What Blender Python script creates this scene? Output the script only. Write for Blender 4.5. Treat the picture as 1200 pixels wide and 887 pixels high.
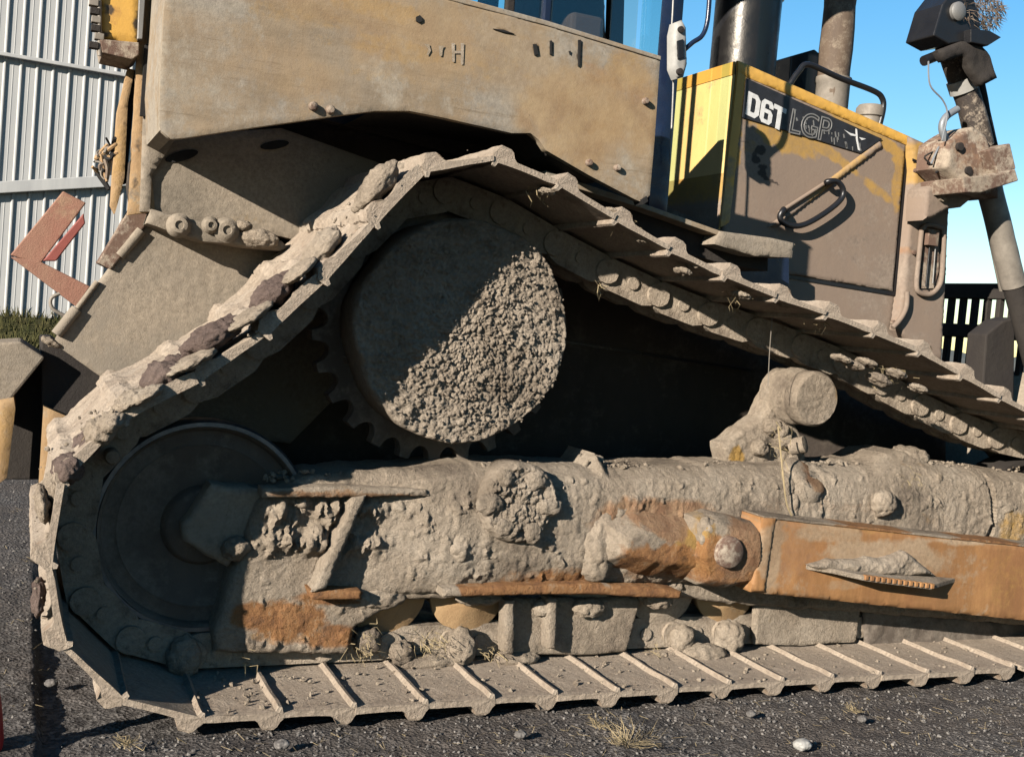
import bpy, bmesh, math, random
import numpy as np
from mathutils import Vector, Matrix
from mathutils.geometry import delaunay_2d_cdt
random.seed(7); rng = np.random.default_rng(7)
SC = bpy.context.scene
for o in list(bpy.data.objects): bpy.data.objects.remove(o)
COL = SC.collection
R_ = math.radians
# ------------------------------------------------------------ camera
F = 1312.0; YAW = R_(23.7); PIT = R_(-2.77); ROL = R_(5.0); DIST = 2.975; EYE = 1.12
fw = Vector((math.sin(YAW)*math.cos(PIT), math.cos(YAW)*math.cos(PIT), math.sin(PIT)))
r0 = Vector((math.cos(YAW), -math.sin(YAW), 0)); u0 = r0.cross(fw)
cr = math.cos(ROL)*r0 + math.sin(ROL)*u0; cu = -math.sin(ROL)*r0 + math.cos(ROL)*u0
CAM = Vector((0, -DIST, EYE))
cd = bpy.data.cameras.new('camera'); cam = bpy.data.objects.new('camera', cd); COL.objects.link(cam)
M = Matrix((cr, cu, -fw)).transposed().to_4x4(); M.translation = CAM; cam.matrix_world = M
cd.sensor_width = 36; cd.lens = 36*F/1200; cd.clip_start = .05; cd.clip_end = 3000
SC.camera = cam
SC.render.resolution_x = 1024; SC.render.resolution_y = 756
# ------------------------------------------------------------ light
SUN = Vector((1.8, 1.0, -.71)).normalized()          # direction the light travels
el = math.asin(-SUN.z)
w = bpy.data.worlds.new('World'); SC.world = w; w.use_nodes = True
nt = w.node_tree; nt.nodes.clear()
sky = nt.nodes.new('ShaderNodeTexSky'); sky.sky_type = 'NISHITA'; sky.sun_disc = False
sky.sun_elevation = el; sky.sun_rotation = math.atan2(-SUN.x, -SUN.y)
sky.air_density = 1.1; sky.dust_density = 0.0; sky.ozone_density = 2.5
bg = nt.nodes.new('ShaderNodeBackground'); bg.inputs[1].default_value = 0.066
wo = nt.nodes.new('ShaderNodeOutputWorld')
hs = nt.nodes.new('ShaderNodeHueSaturation'); hs.inputs["Saturation"].default_value = 1.55; gm = nt.nodes.new('ShaderNodeGamma'); gm.inputs[1].default_value = .78; nt.links.new(sky.outputs[0], gm.inputs[0]); nt.links.new(gm.outputs[0], hs.inputs['Color']); nt.links.new(hs.outputs[0], bg.inputs[0]); nt.links.new(bg.outputs[0], wo.inputs[0])
sl = bpy.data.lights.new('sun', 'SUN'); sl.energy = 5.0; sl.angle = R_(.5); sl.color = (1, .91, .8)
so = bpy.data.objects.new('sun', sl); COL.objects.link(so)
so.rotation_mode = 'QUATERNION'; so.rotation_quaternion = SUN.to_track_quat('-Z', 'Y'); so.location = (-6, -6, 8)
SC.view_settings.view_transform = 'Standard'; SC.view_settings.look = 'None'
SC.view_settings.exposure = 1.9; SC.view_settings.gamma = 1

# ------------------------------------------------------------ helpers
def ray(px, py): return fw + cr*((px-600)/F) - cu*((py-443.5)/F)
def P(px, py, Y):                                     # photo pixel -> point on the real plane y=Y
    d = ray(px, py); return CAM + d*((Y+DIST)/d.y)
def PX(px, py, X):
    d = ray(px, py); return CAM + d*(X/d.x)
def _h(i, j, k, s):
    n = (i.astype(np.int64)*374761393 + j.astype(np.int64)*668265263 + k.astype(np.int64)*1274126177 + s*362437) & 0xffffffff
    n = ((n ^ (n >> 13))*1274126177) & 0xffffffff
    return ((n ^ (n >> 16)) & 0xffffff)/float(0xffffff)
def vn(p, s=0):
    f = np.floor(p); t = p-f; t = t*t*(3-2*t); i, j, k = f[:, 0], f[:, 1], f[:, 2]
    def c(a, b, d): return _h(i+a, j+b, k+d, s)
    x0 = c(0,0,0)*(1-t[:,0])+c(1,0,0)*t[:,0]; x1 = c(0,1,0)*(1-t[:,0])+c(1,1,0)*t[:,0]
    x2 = c(0,0,1)*(1-t[:,0])+c(1,0,1)*t[:,0]; x3 = c(0,1,1)*(1-t[:,0])+c(1,1,1)*t[:,0]
    y0 = x0*(1-t[:,1])+x1*t[:,1]; y1 = x2*(1-t[:,1])+x3*t[:,1]
    return (y0*(1-t[:,2])+y1*t[:,2])*2-1
def fbm(p, f=1., o=4, s=0, g=.5):
    p = np.asarray(p, float).reshape(-1, 3); r = np.zeros(len(p)); a = 1.; n = 0
    for k in range(o): r += a*vn(p*f+k*17.3, s+k); n += a; a *= g; f *= 2.03
    return r/n
def worley(p, f=1., s=0):
    q = np.asarray(p, float)*f; b = np.floor(q); d = np.full(len(q), 9.)
    for a in (-1,0,1):
        for e in (-1,0,1):
            for c in (-1,0,1):
                i, j, k = b[:,0]+a, b[:,1]+e, b[:,2]+c
                v = np.stack([i+_h(i,j,k,s+1), j+_h(i,j,k,s+2), k+_h(i,j,k,s+3)], 1)-q
                d = np.minimum(d, (v*v).sum(1))
    return np.sqrt(d)
def lumps(p, f, s=0):                                 # rounded clods, 0..1
    return np.clip(1-worley(p, f, s), 0, 1)
def obj(name, V, Fc, mat=None, parent=None, smooth=True, attrs=None, bevel=0, label=None, cat=None, group=None, kind=None):
    me = bpy.data.meshes.new(name); me.from_pydata([tuple(v) for v in V], [], [tuple(f) for f in Fc]); me.update()
    o = bpy.data.objects.new(name, me); COL.objects.link(o)
    if smooth: me.polygons.foreach_set('use_smooth', [True]*len(me.polygons))
    if mat: me.materials.append(mat)
    for k, a in (attrs or {}).items():
        at = me.attributes.new(k, 'FLOAT', 'POINT'); at.data.foreach_set('value', np.asarray(a, dtype=np.float32))
    if bevel:
        b = o.modifiers.new('bevel', 'BEVEL'); b.width = bevel; b.segments = 2; b.limit_method = 'ANGLE'; b.angle_limit = R_(35)
        b.harden_normals = False
    if parent: o.parent = parent
    tag(o, label, cat, group, kind); return o
def tag(o, label=None, cat=None, group=None, kind=None):
    for k, v in (('label', label), ('category', cat), ('group', group), ('kind', kind)):
        if v: o[k] = v
    return o
def empty(name, loc, label, cat, group=None):
    o = bpy.data.objects.new(name, None); COL.objects.link(o); o.location = loc; o.empty_display_size = .1
    tag(o, label, cat, group); bpy.context.view_layer.update(); return o
def setpar(o, parent):                                # keep world position under a moved parent
    o.parent = parent; o.matrix_parent_inverse = Matrix.Translation(-Vector(parent.location)); return o
def pip(pts, poly):
    x, y = pts[:,0], pts[:,1]; ins = np.zeros(len(pts), bool); n = len(poly); j = n-1
    for i in range(n):
        xi, yi = poly[i]; xj, yj = poly[j]
        c = ((yi > y) != (yj > y)) & (x < (xj-xi)*(y-yi)/((yj-yi) or 1e-12)+xi); ins ^= c; j = i
    return ins
def edged(pts, poly):
    d = np.full(len(pts), 1e9); n = len(poly)
    for i in range(n):
        a = poly[i]; b = poly[(i+1) % n]; ab = b-a; L = (ab**2).sum() or 1e-12
        t = np.clip(((pts-a)@ab)/L, 0, 1); q = a+t[:,None]*ab; d = np.minimum(d, ((pts-q)**2).sum(1))
    return np.sqrt(d)
def stain(pts, Yf, blobs, seed=0, soft=.35):
    """blobs: (px,py,rx_px,ry_px[,strength[,angle]]) -> 0..1 wear mask with ragged edges"""
    r = np.zeros(len(pts)); n = fbm(np.c_[pts[:,0], np.zeros(len(pts)), pts[:,1]], 9, 5, seed)
    n2 = fbm(np.c_[pts[:,0], np.zeros(len(pts)), pts[:,1]], 45, 3, seed+5)
    for b in blobs:
        px, py, rx, ry = b[:4]; st = b[4] if len(b) > 4 else 1; an = R_(b[5]) if len(b) > 5 else 0
        c = P(px, py, Yf); ex = P(px+rx, py, Yf); ez = P(px, py+ry, Yf)
        a = (ex-c).length; h = (ez-c).length
        dx = pts[:,0]-c.x; dz = pts[:,1]-c.z
        u = (dx*math.cos(an)-dz*math.sin(an))/a; v = (dx*math.sin(an)+dz*math.cos(an))/h
        d = np.sqrt(u*u+v*v)+n*.75+n2*.25
        r = np.maximum(r, st*np.clip((1-d)/soft+.5, 0, 1))
    return r
def slab(name, px, Yf, Yb, mat, parent, res=.015, disp=None, rnd=.012, edge=0., blobs=None, mud=None, world=False, ytilt=None, seed=0, label=None, sub=False, kind=None, soft=.35):
    """plate or block seen from the side: outline in photo pixels taken at depth Yf, real thickness to Yb"""
    A = np.array([(p[0], p[1]) if world else (P(p[0], p[1], Yf).x, P(p[0], p[1], Yf).z) for p in px], float)
    B = []
    for i in range(len(A)):
        a, b = A[i], A[(i+1) % len(A)]; n = max(1, int(round(np.linalg.norm(b-a)/res)))
        for k in range(n): B.append(a+(b-a)*k/n)
    B = np.array(B)
    if edge:
        q = np.c_[B[:,0], np.full(len(B), seed*3.1), B[:,1]]
        B = B+np.c_[fbm(q, 22, 4, seed+11), fbm(q, 22, 4, seed+29)]*edge
    mn, mx = B.min(0), B.max(0); gx, gz = np.meshgrid(np.arange(mn[0], mx[0], res), np.arange(mn[1], mx[1], res*.87))
    gx = gx+(np.arange(gx.shape[0]) % 2)[:, None]*res*.5
    G = np.c_[gx.ravel(), gz.ravel()]+rng.uniform(-.16, .16, (gx.size, 2))*res
    if len(G):
        G = G[pip(G, B)]
        if len(G): G = G[edged(G, B) > res*.55]
    pts = np.r_[B, G]; nb = len(B)
    vo, _, fo, ov, _, _ = delaunay_2d_cdt([Vector(p) for p in pts], [], [list(range(nb))], 1, 1e-6, True)
    V2 = np.array([(v.x, v.y) for v in vo]); fo = [f for f in fo if len(f) >= 3]
    cen = np.array([V2[list(f)].mean(0) for f in fo]); ok = pip(cen, B); fo = [f for f, k_ in zip(fo, ok) if k_]
    ed = edged(V2, B); k = np.clip(ed/max(rnd, 1e-6), 0, 1)
    base = np.full(len(V2), float(Yf))
    if ytilt is not None: base = base+ytilt(V2[:,0], V2[:,1])
    y = base+rnd*(1-np.sqrt(np.clip(1-(1-k)**2, 0, 1)))
    if disp is not None: y = y-disp(V2[:,0], V2[:,1])*np.clip(ed/(rnd*1.5+1e-6), 0.15, 1)
    V = [(a, c, b) for (a, b), c in zip(V2, y)]
    out = []
    for f in fo:
        a, b, c = V2[f[0]], V2[f[1]], V2[f[2]]
        s = (b[0]-a[0])*(c[1]-a[1])-(b[1]-a[1])*(c[0]-a[0])
        out.append(f if s > 0 else f[::-1])
    # boundary -> walls
    E = {}
    for f in out:
        for i in range(len(f)): E[(f[i], f[(i+1) % len(f)])] = 1
    bd = [e for e in E if (e[1], e[0]) not in E]
    m = {}
    for e in bd:
        for v in e:
            if v not in m: m[v] = len(V); V.append((V2[v][0], Yb, V2[v][1]))
    for a, b in bd: out.append((b, a, m[a], m[b]))
    VV = np.array(V); pt = VV[:, [0, 2]]
    at = {}
    for kk, bl in (blobs or {}).items():
        at[kk] = stain(pt, Yf, bl, seed+hash_(kk), soft) if not callable(bl) else bl(pt)
    o = obj(name, V, out, mat, None, True, at, label=label, kind=kind); o.parent = parent
    es = o.modifiers.new('split', 'EDGE_SPLIT'); es.split_angle = R_(58)
    return o
def hash_(s): return sum(ord(c) for c in s) % 50
def prism(name, px, Yf, Yb, mat, parent, bevel=.004, world=False, label=None, smooth=False):
    A = [(p[0], p[1]) if world else (P(p[0], p[1], Yf).x, P(p[0], p[1], Yf).z) for p in px]
    s = sum(A[i][0]*A[(i+1) % len(A)][1]-A[(i+1) % len(A)][0]*A[i][1] for i in range(len(A)))
    if s < 0: A = A[::-1]
    n = len(A); V = [(a, Yf, b) for a, b in A]+[(a, Yb, b) for a, b in A]
    Fc = [tuple(range(n)), tuple(range(2*n-1, n-1, -1))]+[((i+1) % n, i, i+n, (i+1) % n+n) for i in range(n)]
    return obj(name, V, Fc, mat, parent, smooth, bevel=bevel, label=label)
def box(name, lo, hi, mat, parent, bevel=.004, label=None, rot=None):
    x0,y0,z0 = lo; x1,y1,z1 = hi
    V = [(x0,y0,z0),(x1,y0,z0),(x1,y1,z0),(x0,y1,z0),(x0,y0,z1),(x1,y0,z1),(x1,y1,z1),(x0,y1,z1)]
    if rot:
        c = Vector(((x0+x1)/2,(y0+y1)/2,(z0+z1)/2)); V = [tuple(c+rot@(Vector(v)-c)) for v in V]
    Fc = [(0,3,2,1),(4,5,6,7),(0,1,5,4),(1,2,6,5),(2,3,7,6),(3,0,4,7)]
    return obj(name, V, Fc, mat, parent, False, bevel=bevel, label=label)
def tube(name, pts, rad, mat, parent, n=14, noise=0., seed=0, cap=True, label=None, kind=None, raw=False):
    pts = [Vector(p) for p in pts]; k = len(pts)
    rs = rad if isinstance(rad, (list, tuple)) else [rad]*k
    V = []; Fc = []; up = None
    for i, p in enumerate(pts):
        t = (pts[min(i+1, k-1)]-pts[max(i-1, 0)])
        if t.length < 1e-9: t = Vector((0, 0, 1))
        t.normalize()
        if up is None: up = t.orthogonal().normalized()
        up = (up-t*up.dot(t)).normalized(); w_ = t.cross(up)
        for j in range(n):
            a = 2*math.pi*j/n; V.append(p+(up*math.cos(a)+w_*math.sin(a))*rs[i])
    V = np.array([tuple(v) for v in V])
    if noise:
        C_ = np.repeat(np.array([tuple(p) for p in pts]), n, 0); dd = V-C_
        V = C_+dd*(1+noise*fbm(V, 18, 4, seed)[:, None]/max(1e-6, np.mean(rs))*1.0)
    for i in range(k-1):
        for j in range(n):
            a = i*n+j; b = i*n+(j+1) % n; Fc.append((a, b, b+n, a+n))
    if cap: Fc += [tuple(range(n-1, -1, -1)), tuple(range((k-1)*n, k*n))]
    if raw: return [tuple(v) for v in V], Fc
    o = obj(name, V, Fc, mat, parent, True, label=label, kind=kind)
    es = o.modifiers.new('split', 'EDGE_SPLIT'); es.split_angle = R_(50); return o
def seg(a, b, n): return [Vector(a).lerp(Vector(b), i/(n-1)) for i in range(n)]
def smoothpath(pts, n=8):
    pts = [Vector(p) for p in pts]; out = []
    for i in range(len(pts)-1):
        p0 = pts[max(i-1, 0)]; p1 = pts[i]; p2 = pts[i+1]; p3 = pts[min(i+2, len(pts)-1)]
        for k in range(n):
            t = k/n; out.append(.5*((2*p1)+(p2-p0)*t+(2*p0-5*p1+4*p2-p3)*t*t+(3*p1-p0-3*p2+p3)*t**3))
    out.append(pts[-1]); return out
def lathe(name, c, prof, mat, parent, seg_=48, amp=0., freq=30, wamp=0., wfreq=40, axis=(0,-1,0), seed=0, label=None, blobs=None, split=50, ramp=0.):
    """profile rows (r, h): h metres out along the axis from c; closed at the front when last r == 0"""
    ax = Vector(axis).normalized(); e1 = ax.orthogonal().normalized()
    if abs(ax.z) < .9: e1 = (Vector((0,0,1))-ax*ax.z).normalized()
    e2 = ax.cross(e1); V = []; N = []
    for r, h in prof:
        for j in range(seg_):
            a = 2*math.pi*j/seg_; d = e1*math.cos(a)+e2*math.sin(a)
            V.append(tuple(Vector(c)+ax*h+d*r)); N.append((*d, r))
    V = np.array(V); N = np.array(N)
    if amp or wamp:
        n = amp*fbm(V, freq, 4, seed)
        if wamp: n = n+wamp*(lumps(V, wfreq, seed)-.4)
        rim = fbm(V, freq*.6, 4, seed+3)*(ramp or amp)
        V = V+np.array(tuple(ax))[None]*n[:, None]+N[:, :3]*(rim*np.clip(N[:,3]/max(p[0] for p in prof), 0, 1)**2)[:, None]
    Fc = []
    for i in range(len(prof)-1):
        for j in range(seg_):
            a = i*seg_+j; b = i*seg_+(j+1) % seg_; Fc.append((a, a+seg_, b+seg_, b))
    Fc.append(tuple(range(seg_)));
    if prof[-1][0] > 1e-5: Fc.append(tuple(range((len(prof)-1)*seg_+seg_-1, (len(prof)-1)*seg_-1, -1)))
    at = {kk: stain(V[:, [0, 2]], c[1], bl, seed+hash_(kk)) for kk, bl in (blobs or {}).items()}
    o = obj(name, V, Fc, mat, parent, True, at, label=label)
    bm = bmesh.new(); bm.from_mesh(o.data); bmesh.ops.remove_doubles(bm, verts=bm.verts, dist=1e-5)
    bmesh.ops.recalc_face_normals(bm, faces=bm.faces); bm.to_mesh(o.data); bm.free()
    for p_ in o.data.polygons: p_.use_smooth = True
    es = o.modifiers.new('split', 'EDGE_SPLIT'); es.split_angle = R_(split); return o
ICO = None
def ico():
    global ICO
    if ICO is None:
        bm = bmesh.new(); bmesh.ops.create_icosphere(bm, subdivisions=1, radius=1)
        v1 = np.array([tuple(v.co) for v in bm.verts]); f1 = [[v.index for v in f.verts] for f in bm.faces]; bm.free()
        bm = bmesh.new(); bmesh.ops.create_icosphere(bm, subdivisions=4, radius=1)
        v2 = np.array([tuple(v.co) for v in bm.verts]); f2 = [[v.index for v in f.verts] for f in bm.faces]; bm.free()
        ICO = (v1, f1, v2, f2)
    return ICO
def crumbs(name, pts, smin, smax, mat, parent, seed=0, flat=.7, label=None, cat=None, kind='stuff'):
    v1, f1, _, _ = ico(); V = []; Fc = []; r = random.Random(seed)
    for p in pts:
        s = smin+(smax-smin)*r.random()**2.5
        m = Matrix.Rotation(r.random()*6.3, 3, 'Z') @ Matrix.Rotation(r.random()*6.3, 3, 'X')
        S = np.array([s*r.uniform(.7, 1.3), s*r.uniform(.7, 1.3), s*flat*r.uniform(.7, 1.2)])
        q = (v1*(1+rng.uniform(-.28, .28, (len(v1), 1)))*S)@np.array(m).T+np.array(tuple(p))
        b = len(V); V += [tuple(x) for x in q]; Fc += [tuple(i+b for i in f) for f in f1]
    return obj(name, V, Fc, mat, parent, False, label=label, cat=cat, kind=kind)
def clod(name, c, size, mat, parent, seed=0, amp=.35, f=1.6, rot=0):
    """one lump of stuck mud"""
    _, _, v2, f2 = ico(); S = np.array(size); g_ = S.prod()**(1/3); q = v2*S/g_
    d_ = g_*(amp*.75*fbm(q+seed, f, 6, seed, .6)+.16*(lumps(q, 2.6, seed)-.4)+.08*(lumps(q, 7, seed)-.4)); V = v2*S+v2*d_[:, None]; ca, sa = math.cos(rot), math.sin(rot)
    V = np.c_[V[:,0]*ca+V[:,2]*sa, V[:,1], -V[:,0]*sa+V[:,2]*ca]+np.array(tuple(c))
    return obj(name, V, f2, mat, parent, True)

# ------------------------------------------------------------ materials
ALB = .40                                             # scales every albedo down evenly; exposure is raised to match, brightening the sky
class NG:
    def __init__(s, name):
        s.m = bpy.data.materials.new(name); s.m.use_nodes = True; s.t = s.m.node_tree; s.t.nodes.clear()
        s.out = s.n('ShaderNodeOutputMaterial'); s.b = s.n('ShaderNodeBsdfPrincipled'); s.l(s.b.outputs[0], s.out.inputs[0])
        s.co = s.n('ShaderNodeTexCoord').outputs['Object']
    def n(s, t): return s.t.nodes.new(t)
    def l(s, a, b): s.t.links.new(a, b)
    def noise(s, sc, det=5, rough=.6, scale=None, dist=0):
        n = s.n('ShaderNodeTexNoise'); n.inputs['Scale'].default_value = sc; n.inputs['Detail'].default_value = det
        n.inputs['Roughness'].default_value = rough; n.inputs['Distortion'].default_value = dist
        c = s.co
        if scale:
            m = s.n('ShaderNodeMapping'); m.inputs['Scale'].default_value = scale; s.l(c, m.inputs[0]); c = m.outputs[0]
        s.l(c, n.inputs['Vector']); return n.outputs['Fac']
    def ramp(s, fac, stops):
        r = s.n('ShaderNodeValToRGB'); e = r.color_ramp.elements
        while len(e) < len(stops): e.new(.5)
        for i, (p, c) in enumerate(stops):
            e[i].position = p; e[i].color = (*c, 1) if isinstance(c, tuple) else (c, c, c, 1)
        s.l(fac, r.inputs[0]); return r.outputs[0]
    def mix(s, fac, a, b, bt='MIX'):
        m = s.n('ShaderNodeMix'); m.data_type = 'RGBA'; m.blend_type = bt
        for k, v in ((0, fac), (6, a), (7, b)):
            if isinstance(v, (int, float)): m.inputs[k].default_value = v if k == 0 else (v, v, v, 1)
            elif isinstance(v, tuple): m.inputs[k].default_value = (*v, 1)
            else: s.l(v, m.inputs[k])
        return m.outputs[2]
    def math(s, op, a, b=0.):
        m = s.n('ShaderNodeMath'); m.operation = op
        for i, v in enumerate((a, b)):
            if isinstance(v, (int, float)): m.inputs[i].default_value = v
            else: s.l(v, m.inputs[i])
        return m.outputs[0]
    def attr(s, k):
        a = s.n('ShaderNodeAttribute'); a.attribute_name = k; return a.outputs['Fac']
    def bump(s, h, dist, strength=1., prev=None):
        b = s.n('ShaderNodeBump'); b.inputs['Distance'].default_value = dist; b.inputs['Strength'].default_value = strength
        s.l(h, b.inputs['Height'])
        if prev is not None: s.l(prev, b.inputs['Normal'])
        return b.outputs[0]
    def fin(s, col, rough=.9, normal=None, metal=0., spec=.3):
        if isinstance(col, tuple): col = tuple(c*ALB for c in col)
        else: col = s.mix(1., col, (ALB, ALB, ALB), 'MULTIPLY')
        spec *= .6
        for k, v in (('Base Color', col), ('Roughness', rough), ('Metallic', metal)):
            if isinstance(v, (int, float)): s.b.inputs[k].default_value = v
            elif isinstance(v, tuple): s.b.inputs[k].default_value = (*v, 1)
            else: s.l(v, s.b.inputs[k])
        s.b.inputs['Specular IOR Level'].default_value = spec
        if normal is not None: s.l(normal, s.b.inputs['Normal'])
        return s.m
MUD = (.43, .352, .268); MUDL = (.53, .45, .355); MUDD = (.20, .16, .125)
def mudcol(g, sc=1., base=MUD, light=MUDL, dark=MUDD):
    a = g.noise(4*sc, 8, .65); c = g.ramp(a, [(.3, dark), (.46, base), (.7, light)])
    f = g.noise(70*sc, 6, .7); c = g.mix(1., c, g.ramp(f, [(.3, .72), (.62, 1.08)]), 'MULTIPLY')
    return c
def surf(name, base, base2=None, mudamt=.5, mudsc=3., rough=.7, bump=.004, fine=.0015, streak=None, mudset=None, metal=0., spec=.3, speck=True, scr=0.):
    """painted / rusty / bare base under a coat of dry mud; 'rust','yellow','mud','dark' point attributes add wear"""
    g = NG(name); md = mudcol(g, 1., *(mudset or (MUD, MUDL, MUDD)))
    b2 = base2 or tuple(x*.7 for x in base)
    bc = g.mix(g.ramp(g.noise(6, 7, .7, (1, 1, .4)), [(.35, 0.), (.65, 1.)]), base, b2)
    if streak:
        st = g.noise(5, 9, .75, streak); bc = g.mix(g.ramp(st, [(.45, 0.), (.6, .55)]), bc, tuple(x*.55 for x in base))
    n1 = g.noise(mudsc, 10, .72); n2 = g.noise(mudsc*9, 6, .7)
    k = g.math('ADD', g.math('MULTIPLY', n1, .72), g.math('MULTIPLY', n2, .28))
    t = .5+(.5-mudamt)*.42
    if mudamt >= 1: c = md
    elif mudamt <= 0: c = bc
    else: c = g.mix(g.ramp(k, [(t-.035, 0.), (t+.045, 1.)]), bc, md)
    yc = g.ramp(g.noise(14, 8, .7), [(.35, (.40, .25, .09)), (.6, (.52, .31, .08))])
    rc = g.ramp(g.noise(24, 10, .78, (1, 1, .6)), [(.34, (.17, .09, .05)), (.46, (.33, .155, .065)), (.56, (.42, .21, .085)), (.66, (.44, .33, .23))])
    pc = g.ramp(g.noise(20, 8, .7), [(.35, (.3, .16, .09)), (.65, (.42, .27, .16))])
    wn = g.math('MULTIPLY', g.math('SUBTRACT', g.noise(38, 6, .75), .5), .9)
    if scr:
        s1 = g.noise(2.2, 12, .8, (1.2, 1, 16)); s2 = g.noise(2.6, 12, .82, (15, 1, .9)); s3 = g.noise(3.2, 14, .85)
        dk = tuple(v*.45 for v in base); lt = tuple(min(1, v*1.35) for v in base)
        c = g.mix(g.ramp(s1, [(.585, 0.), (.63, scr)]), c, dk); c = g.mix(g.ramp(s2, [(.57, 0.), (.66, scr*.8)]), c, dk)
        c = g.mix(g.ramp(s3, [(.60, 0.), (.64, scr)]), c, dk); c = g.mix(g.ramp(s3, [(.36, scr), (.40, 0.)]), c, lt)
    def wear(att, col, c):
        a = g.attr(att); f = g.math('ADD', a, g.math('MULTIPLY', wn, g.ramp(a, [(.05, 0.), (.3, 1.)])))
        return g.mix(g.ramp(f, [(.25, 0.), (.75, .92)]), c, col)
    c = wear('yellow', yc, c); c = wear('rust', rc, c); c = wear('pink', pc, c); c = wear('mud', md, c)
    c = wear('dark', (.05, .042, .036), c); c = g.mix(g.attr('tint'), c, g.ramp(g.noise(9, 7, .7), [(.35, (.30, .19, .10)), (.65, (.44, .31, .17))]))
    if speck:
        sp = g.noise(160, 3, .6); c = g.mix(g.ramp(sp, [(.66, 0.), (.72, .45)]), c, (.1, .075, .05))
    nb = g.bump(g.noise(26, 8, .7), bump); nb = g.bump(g.noise(75, 6, .7), bump*.75, 1., nb) if bump > .005 else nb; nb = g.bump(g.noise(190, 5, .65), fine, 1., nb)
    return g.fin(c, rough, nb, metal, spec)
M_mud = surf('dry_mud', MUD, mudamt=1, rough=.97, bump=.012, fine=.004, spec=.1)
M_hub = surf('caked_mud', MUD, mudamt=1, rough=.97, bump=.01, fine=.005, spec=.1, mudset=((.40, .33, .255), (.50, .425, .34), (.23, .185, .14)))
M_frame = surf('muddy_frame', (.36, .29, .2), (.3, .19, .1), mudamt=.86, rough=.95, bump=.013, fine=.005, spec=.12, scr=.18)
M_shoe = surf('muddy_track_steel', (.36, .26, .18), (.28, .18, .12), mudamt=.78, mudset=((.46, .375, .29), (.55, .465, .37), (.30, .235, .18)), rough=.9, bump=.007, fine=.003, spec=.2)
M_rail = surf('worn_link_steel', (.22, .165, .115), (.13, .10, .075), mudamt=.72, mudsc=7, rough=.7, bump=.006, fine=.002, spec=.3)
M_fend = surf('dusty_fender_paint', (.40, .30, .195), (.31, .255, .19), mudamt=.5, mudsc=2.4, rough=.85, bump=.0015, fine=.0006, streak=(.6, 1, 3.), scr=.5, mudset=((.36, .315, .255), (.43, .37, .285), (.26, .225, .185)), spec=.15)
M_body = surf('dusty_grey_plate', (.33, .28, .22), (.29, .25, .2), mudamt=.6, mudsc=3, rough=.95, bump=.003, fine=.0015, mudset=((.345, .29, .225), (.40, .33, .25), (.27, .23, .18)), spec=.1)
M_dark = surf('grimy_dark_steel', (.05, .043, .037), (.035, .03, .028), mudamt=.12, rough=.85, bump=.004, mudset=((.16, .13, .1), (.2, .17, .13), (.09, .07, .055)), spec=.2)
M_hood = surf('dusty_hood_paint', (.30, .225, .17), (.27, .205, .16), mudamt=.45, mudsc=2.2, rough=.75, bump=.0012, fine=.0006, mudset=((.30, .235, .185), (.35, .28, .22), (.25, .195, .155)), spec=.2, speck=False)
M_yel = surf('yellow_machine_paint', (.80, .45, .085), (.66, .38, .09), mudamt=.16, mudsc=4, rough=.5, bump=.0012, fine=.0004, mudset=((.45, .33, .17), (.5, .38, .22), (.35, .25, .14)), spec=.4)
M_pale = surf('sunlit_yellow_paint', (.95, .72, .30), (.85, .62, .25), mudamt=.3, mudsc=5, rough=.6, bump=.0012, fine=.0004, mudset=((.60, .48, .26), (.66, .54, .32), (.45, .35, .2)), spec=.3)  # lighter yellow: the sun on the hood's rear face put into the colour
M_orange = surf('orange_worn_arm', (.45, .235, .095), (.31, .15, .065), mudamt=.27, mudsc=3.5, rough=.65, bump=.002, fine=.0008, streak=(3.5, 1, .5), scr=.35, mudset=((.42, .30, .19), (.5, .38, .26), (.3, .2, .12)), spec=.3)
M_peel = surf('peeling_orange_post', (.50, .34, .18), (.40, .25, .13), mudamt=.3, mudsc=6, rough=.8, bump=.003, mudset=((.42, .34, .24), (.47, .39, .28), (.16, .1, .06)), spec=.2)
M_rustd = surf('brown_rusty_steel', (.16, .10, .075), (.2, .13, .095), mudamt=.5, mudsc=6, rough=.85, bump=.003, spec=.2)
M_redp = surf('faded_red_paint', (.36, .17, .12), (.38, .22, .15), mudamt=.38, mudsc=5, rough=.75, bump=.002, mudset=((.42, .26, .17), (.46, .3, .2), (.3, .16, .1)), spec=.25)
M_brown = surf('brown_mud', (.2, .15, .13), mudamt=1, rough=.97, bump=.012, fine=.004, spec=.1, mudset=((.19, .14, .12), (.25, .19, .16), (.12, .085, .07)))
M_gear = surf('shade_toned_steel', (.155, .125, .10), (.11, .09, .072), mudamt=.5, mudset=((.22, .185, .15), (.26, .22, .18), (.15, .125, .1)), rough=.7, bump=.003, spec=.3)  # toned darker: shade around sprocket and idler put into the colour
M_mast = surf('greasy_muddy_mast', (.05, .042, .038), (.09, .07, .055), mudamt=.36, mudsc=9, rough=.7, bump=.004, spec=.3)
M_pipe = surf('burnt_exhaust_steel', (.10, .07, .05), (.17, .12, .08), mudamt=.45, mudsc=22, rough=.75, bump=.002, mudset=((.22, .17, .12), (.3, .24, .18), (.12, .09, .06)), spec=.4)
def plain(name, col, rough=.6, metal=0., spec=.4, var=.25, bump=.0008, sc=12):
    g = NG(name); c = g.mix(1., col, g.ramp(g.noise(sc, 7, .7), [(.3, 1-var), (.7, 1+var*.4)]), 'MULTIPLY')
    return g.fin(c, g.ramp(g.noise(sc*2, 5, .6), [(.3, min(1, rough+.12)), (.7, max(.03, rough-.1))]), g.bump(g.noise(sc*6, 5, .65), bump), metal, spec)
M_black = plain('black_paint', (.016, .016, .018), .35, 0, .5)
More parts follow.
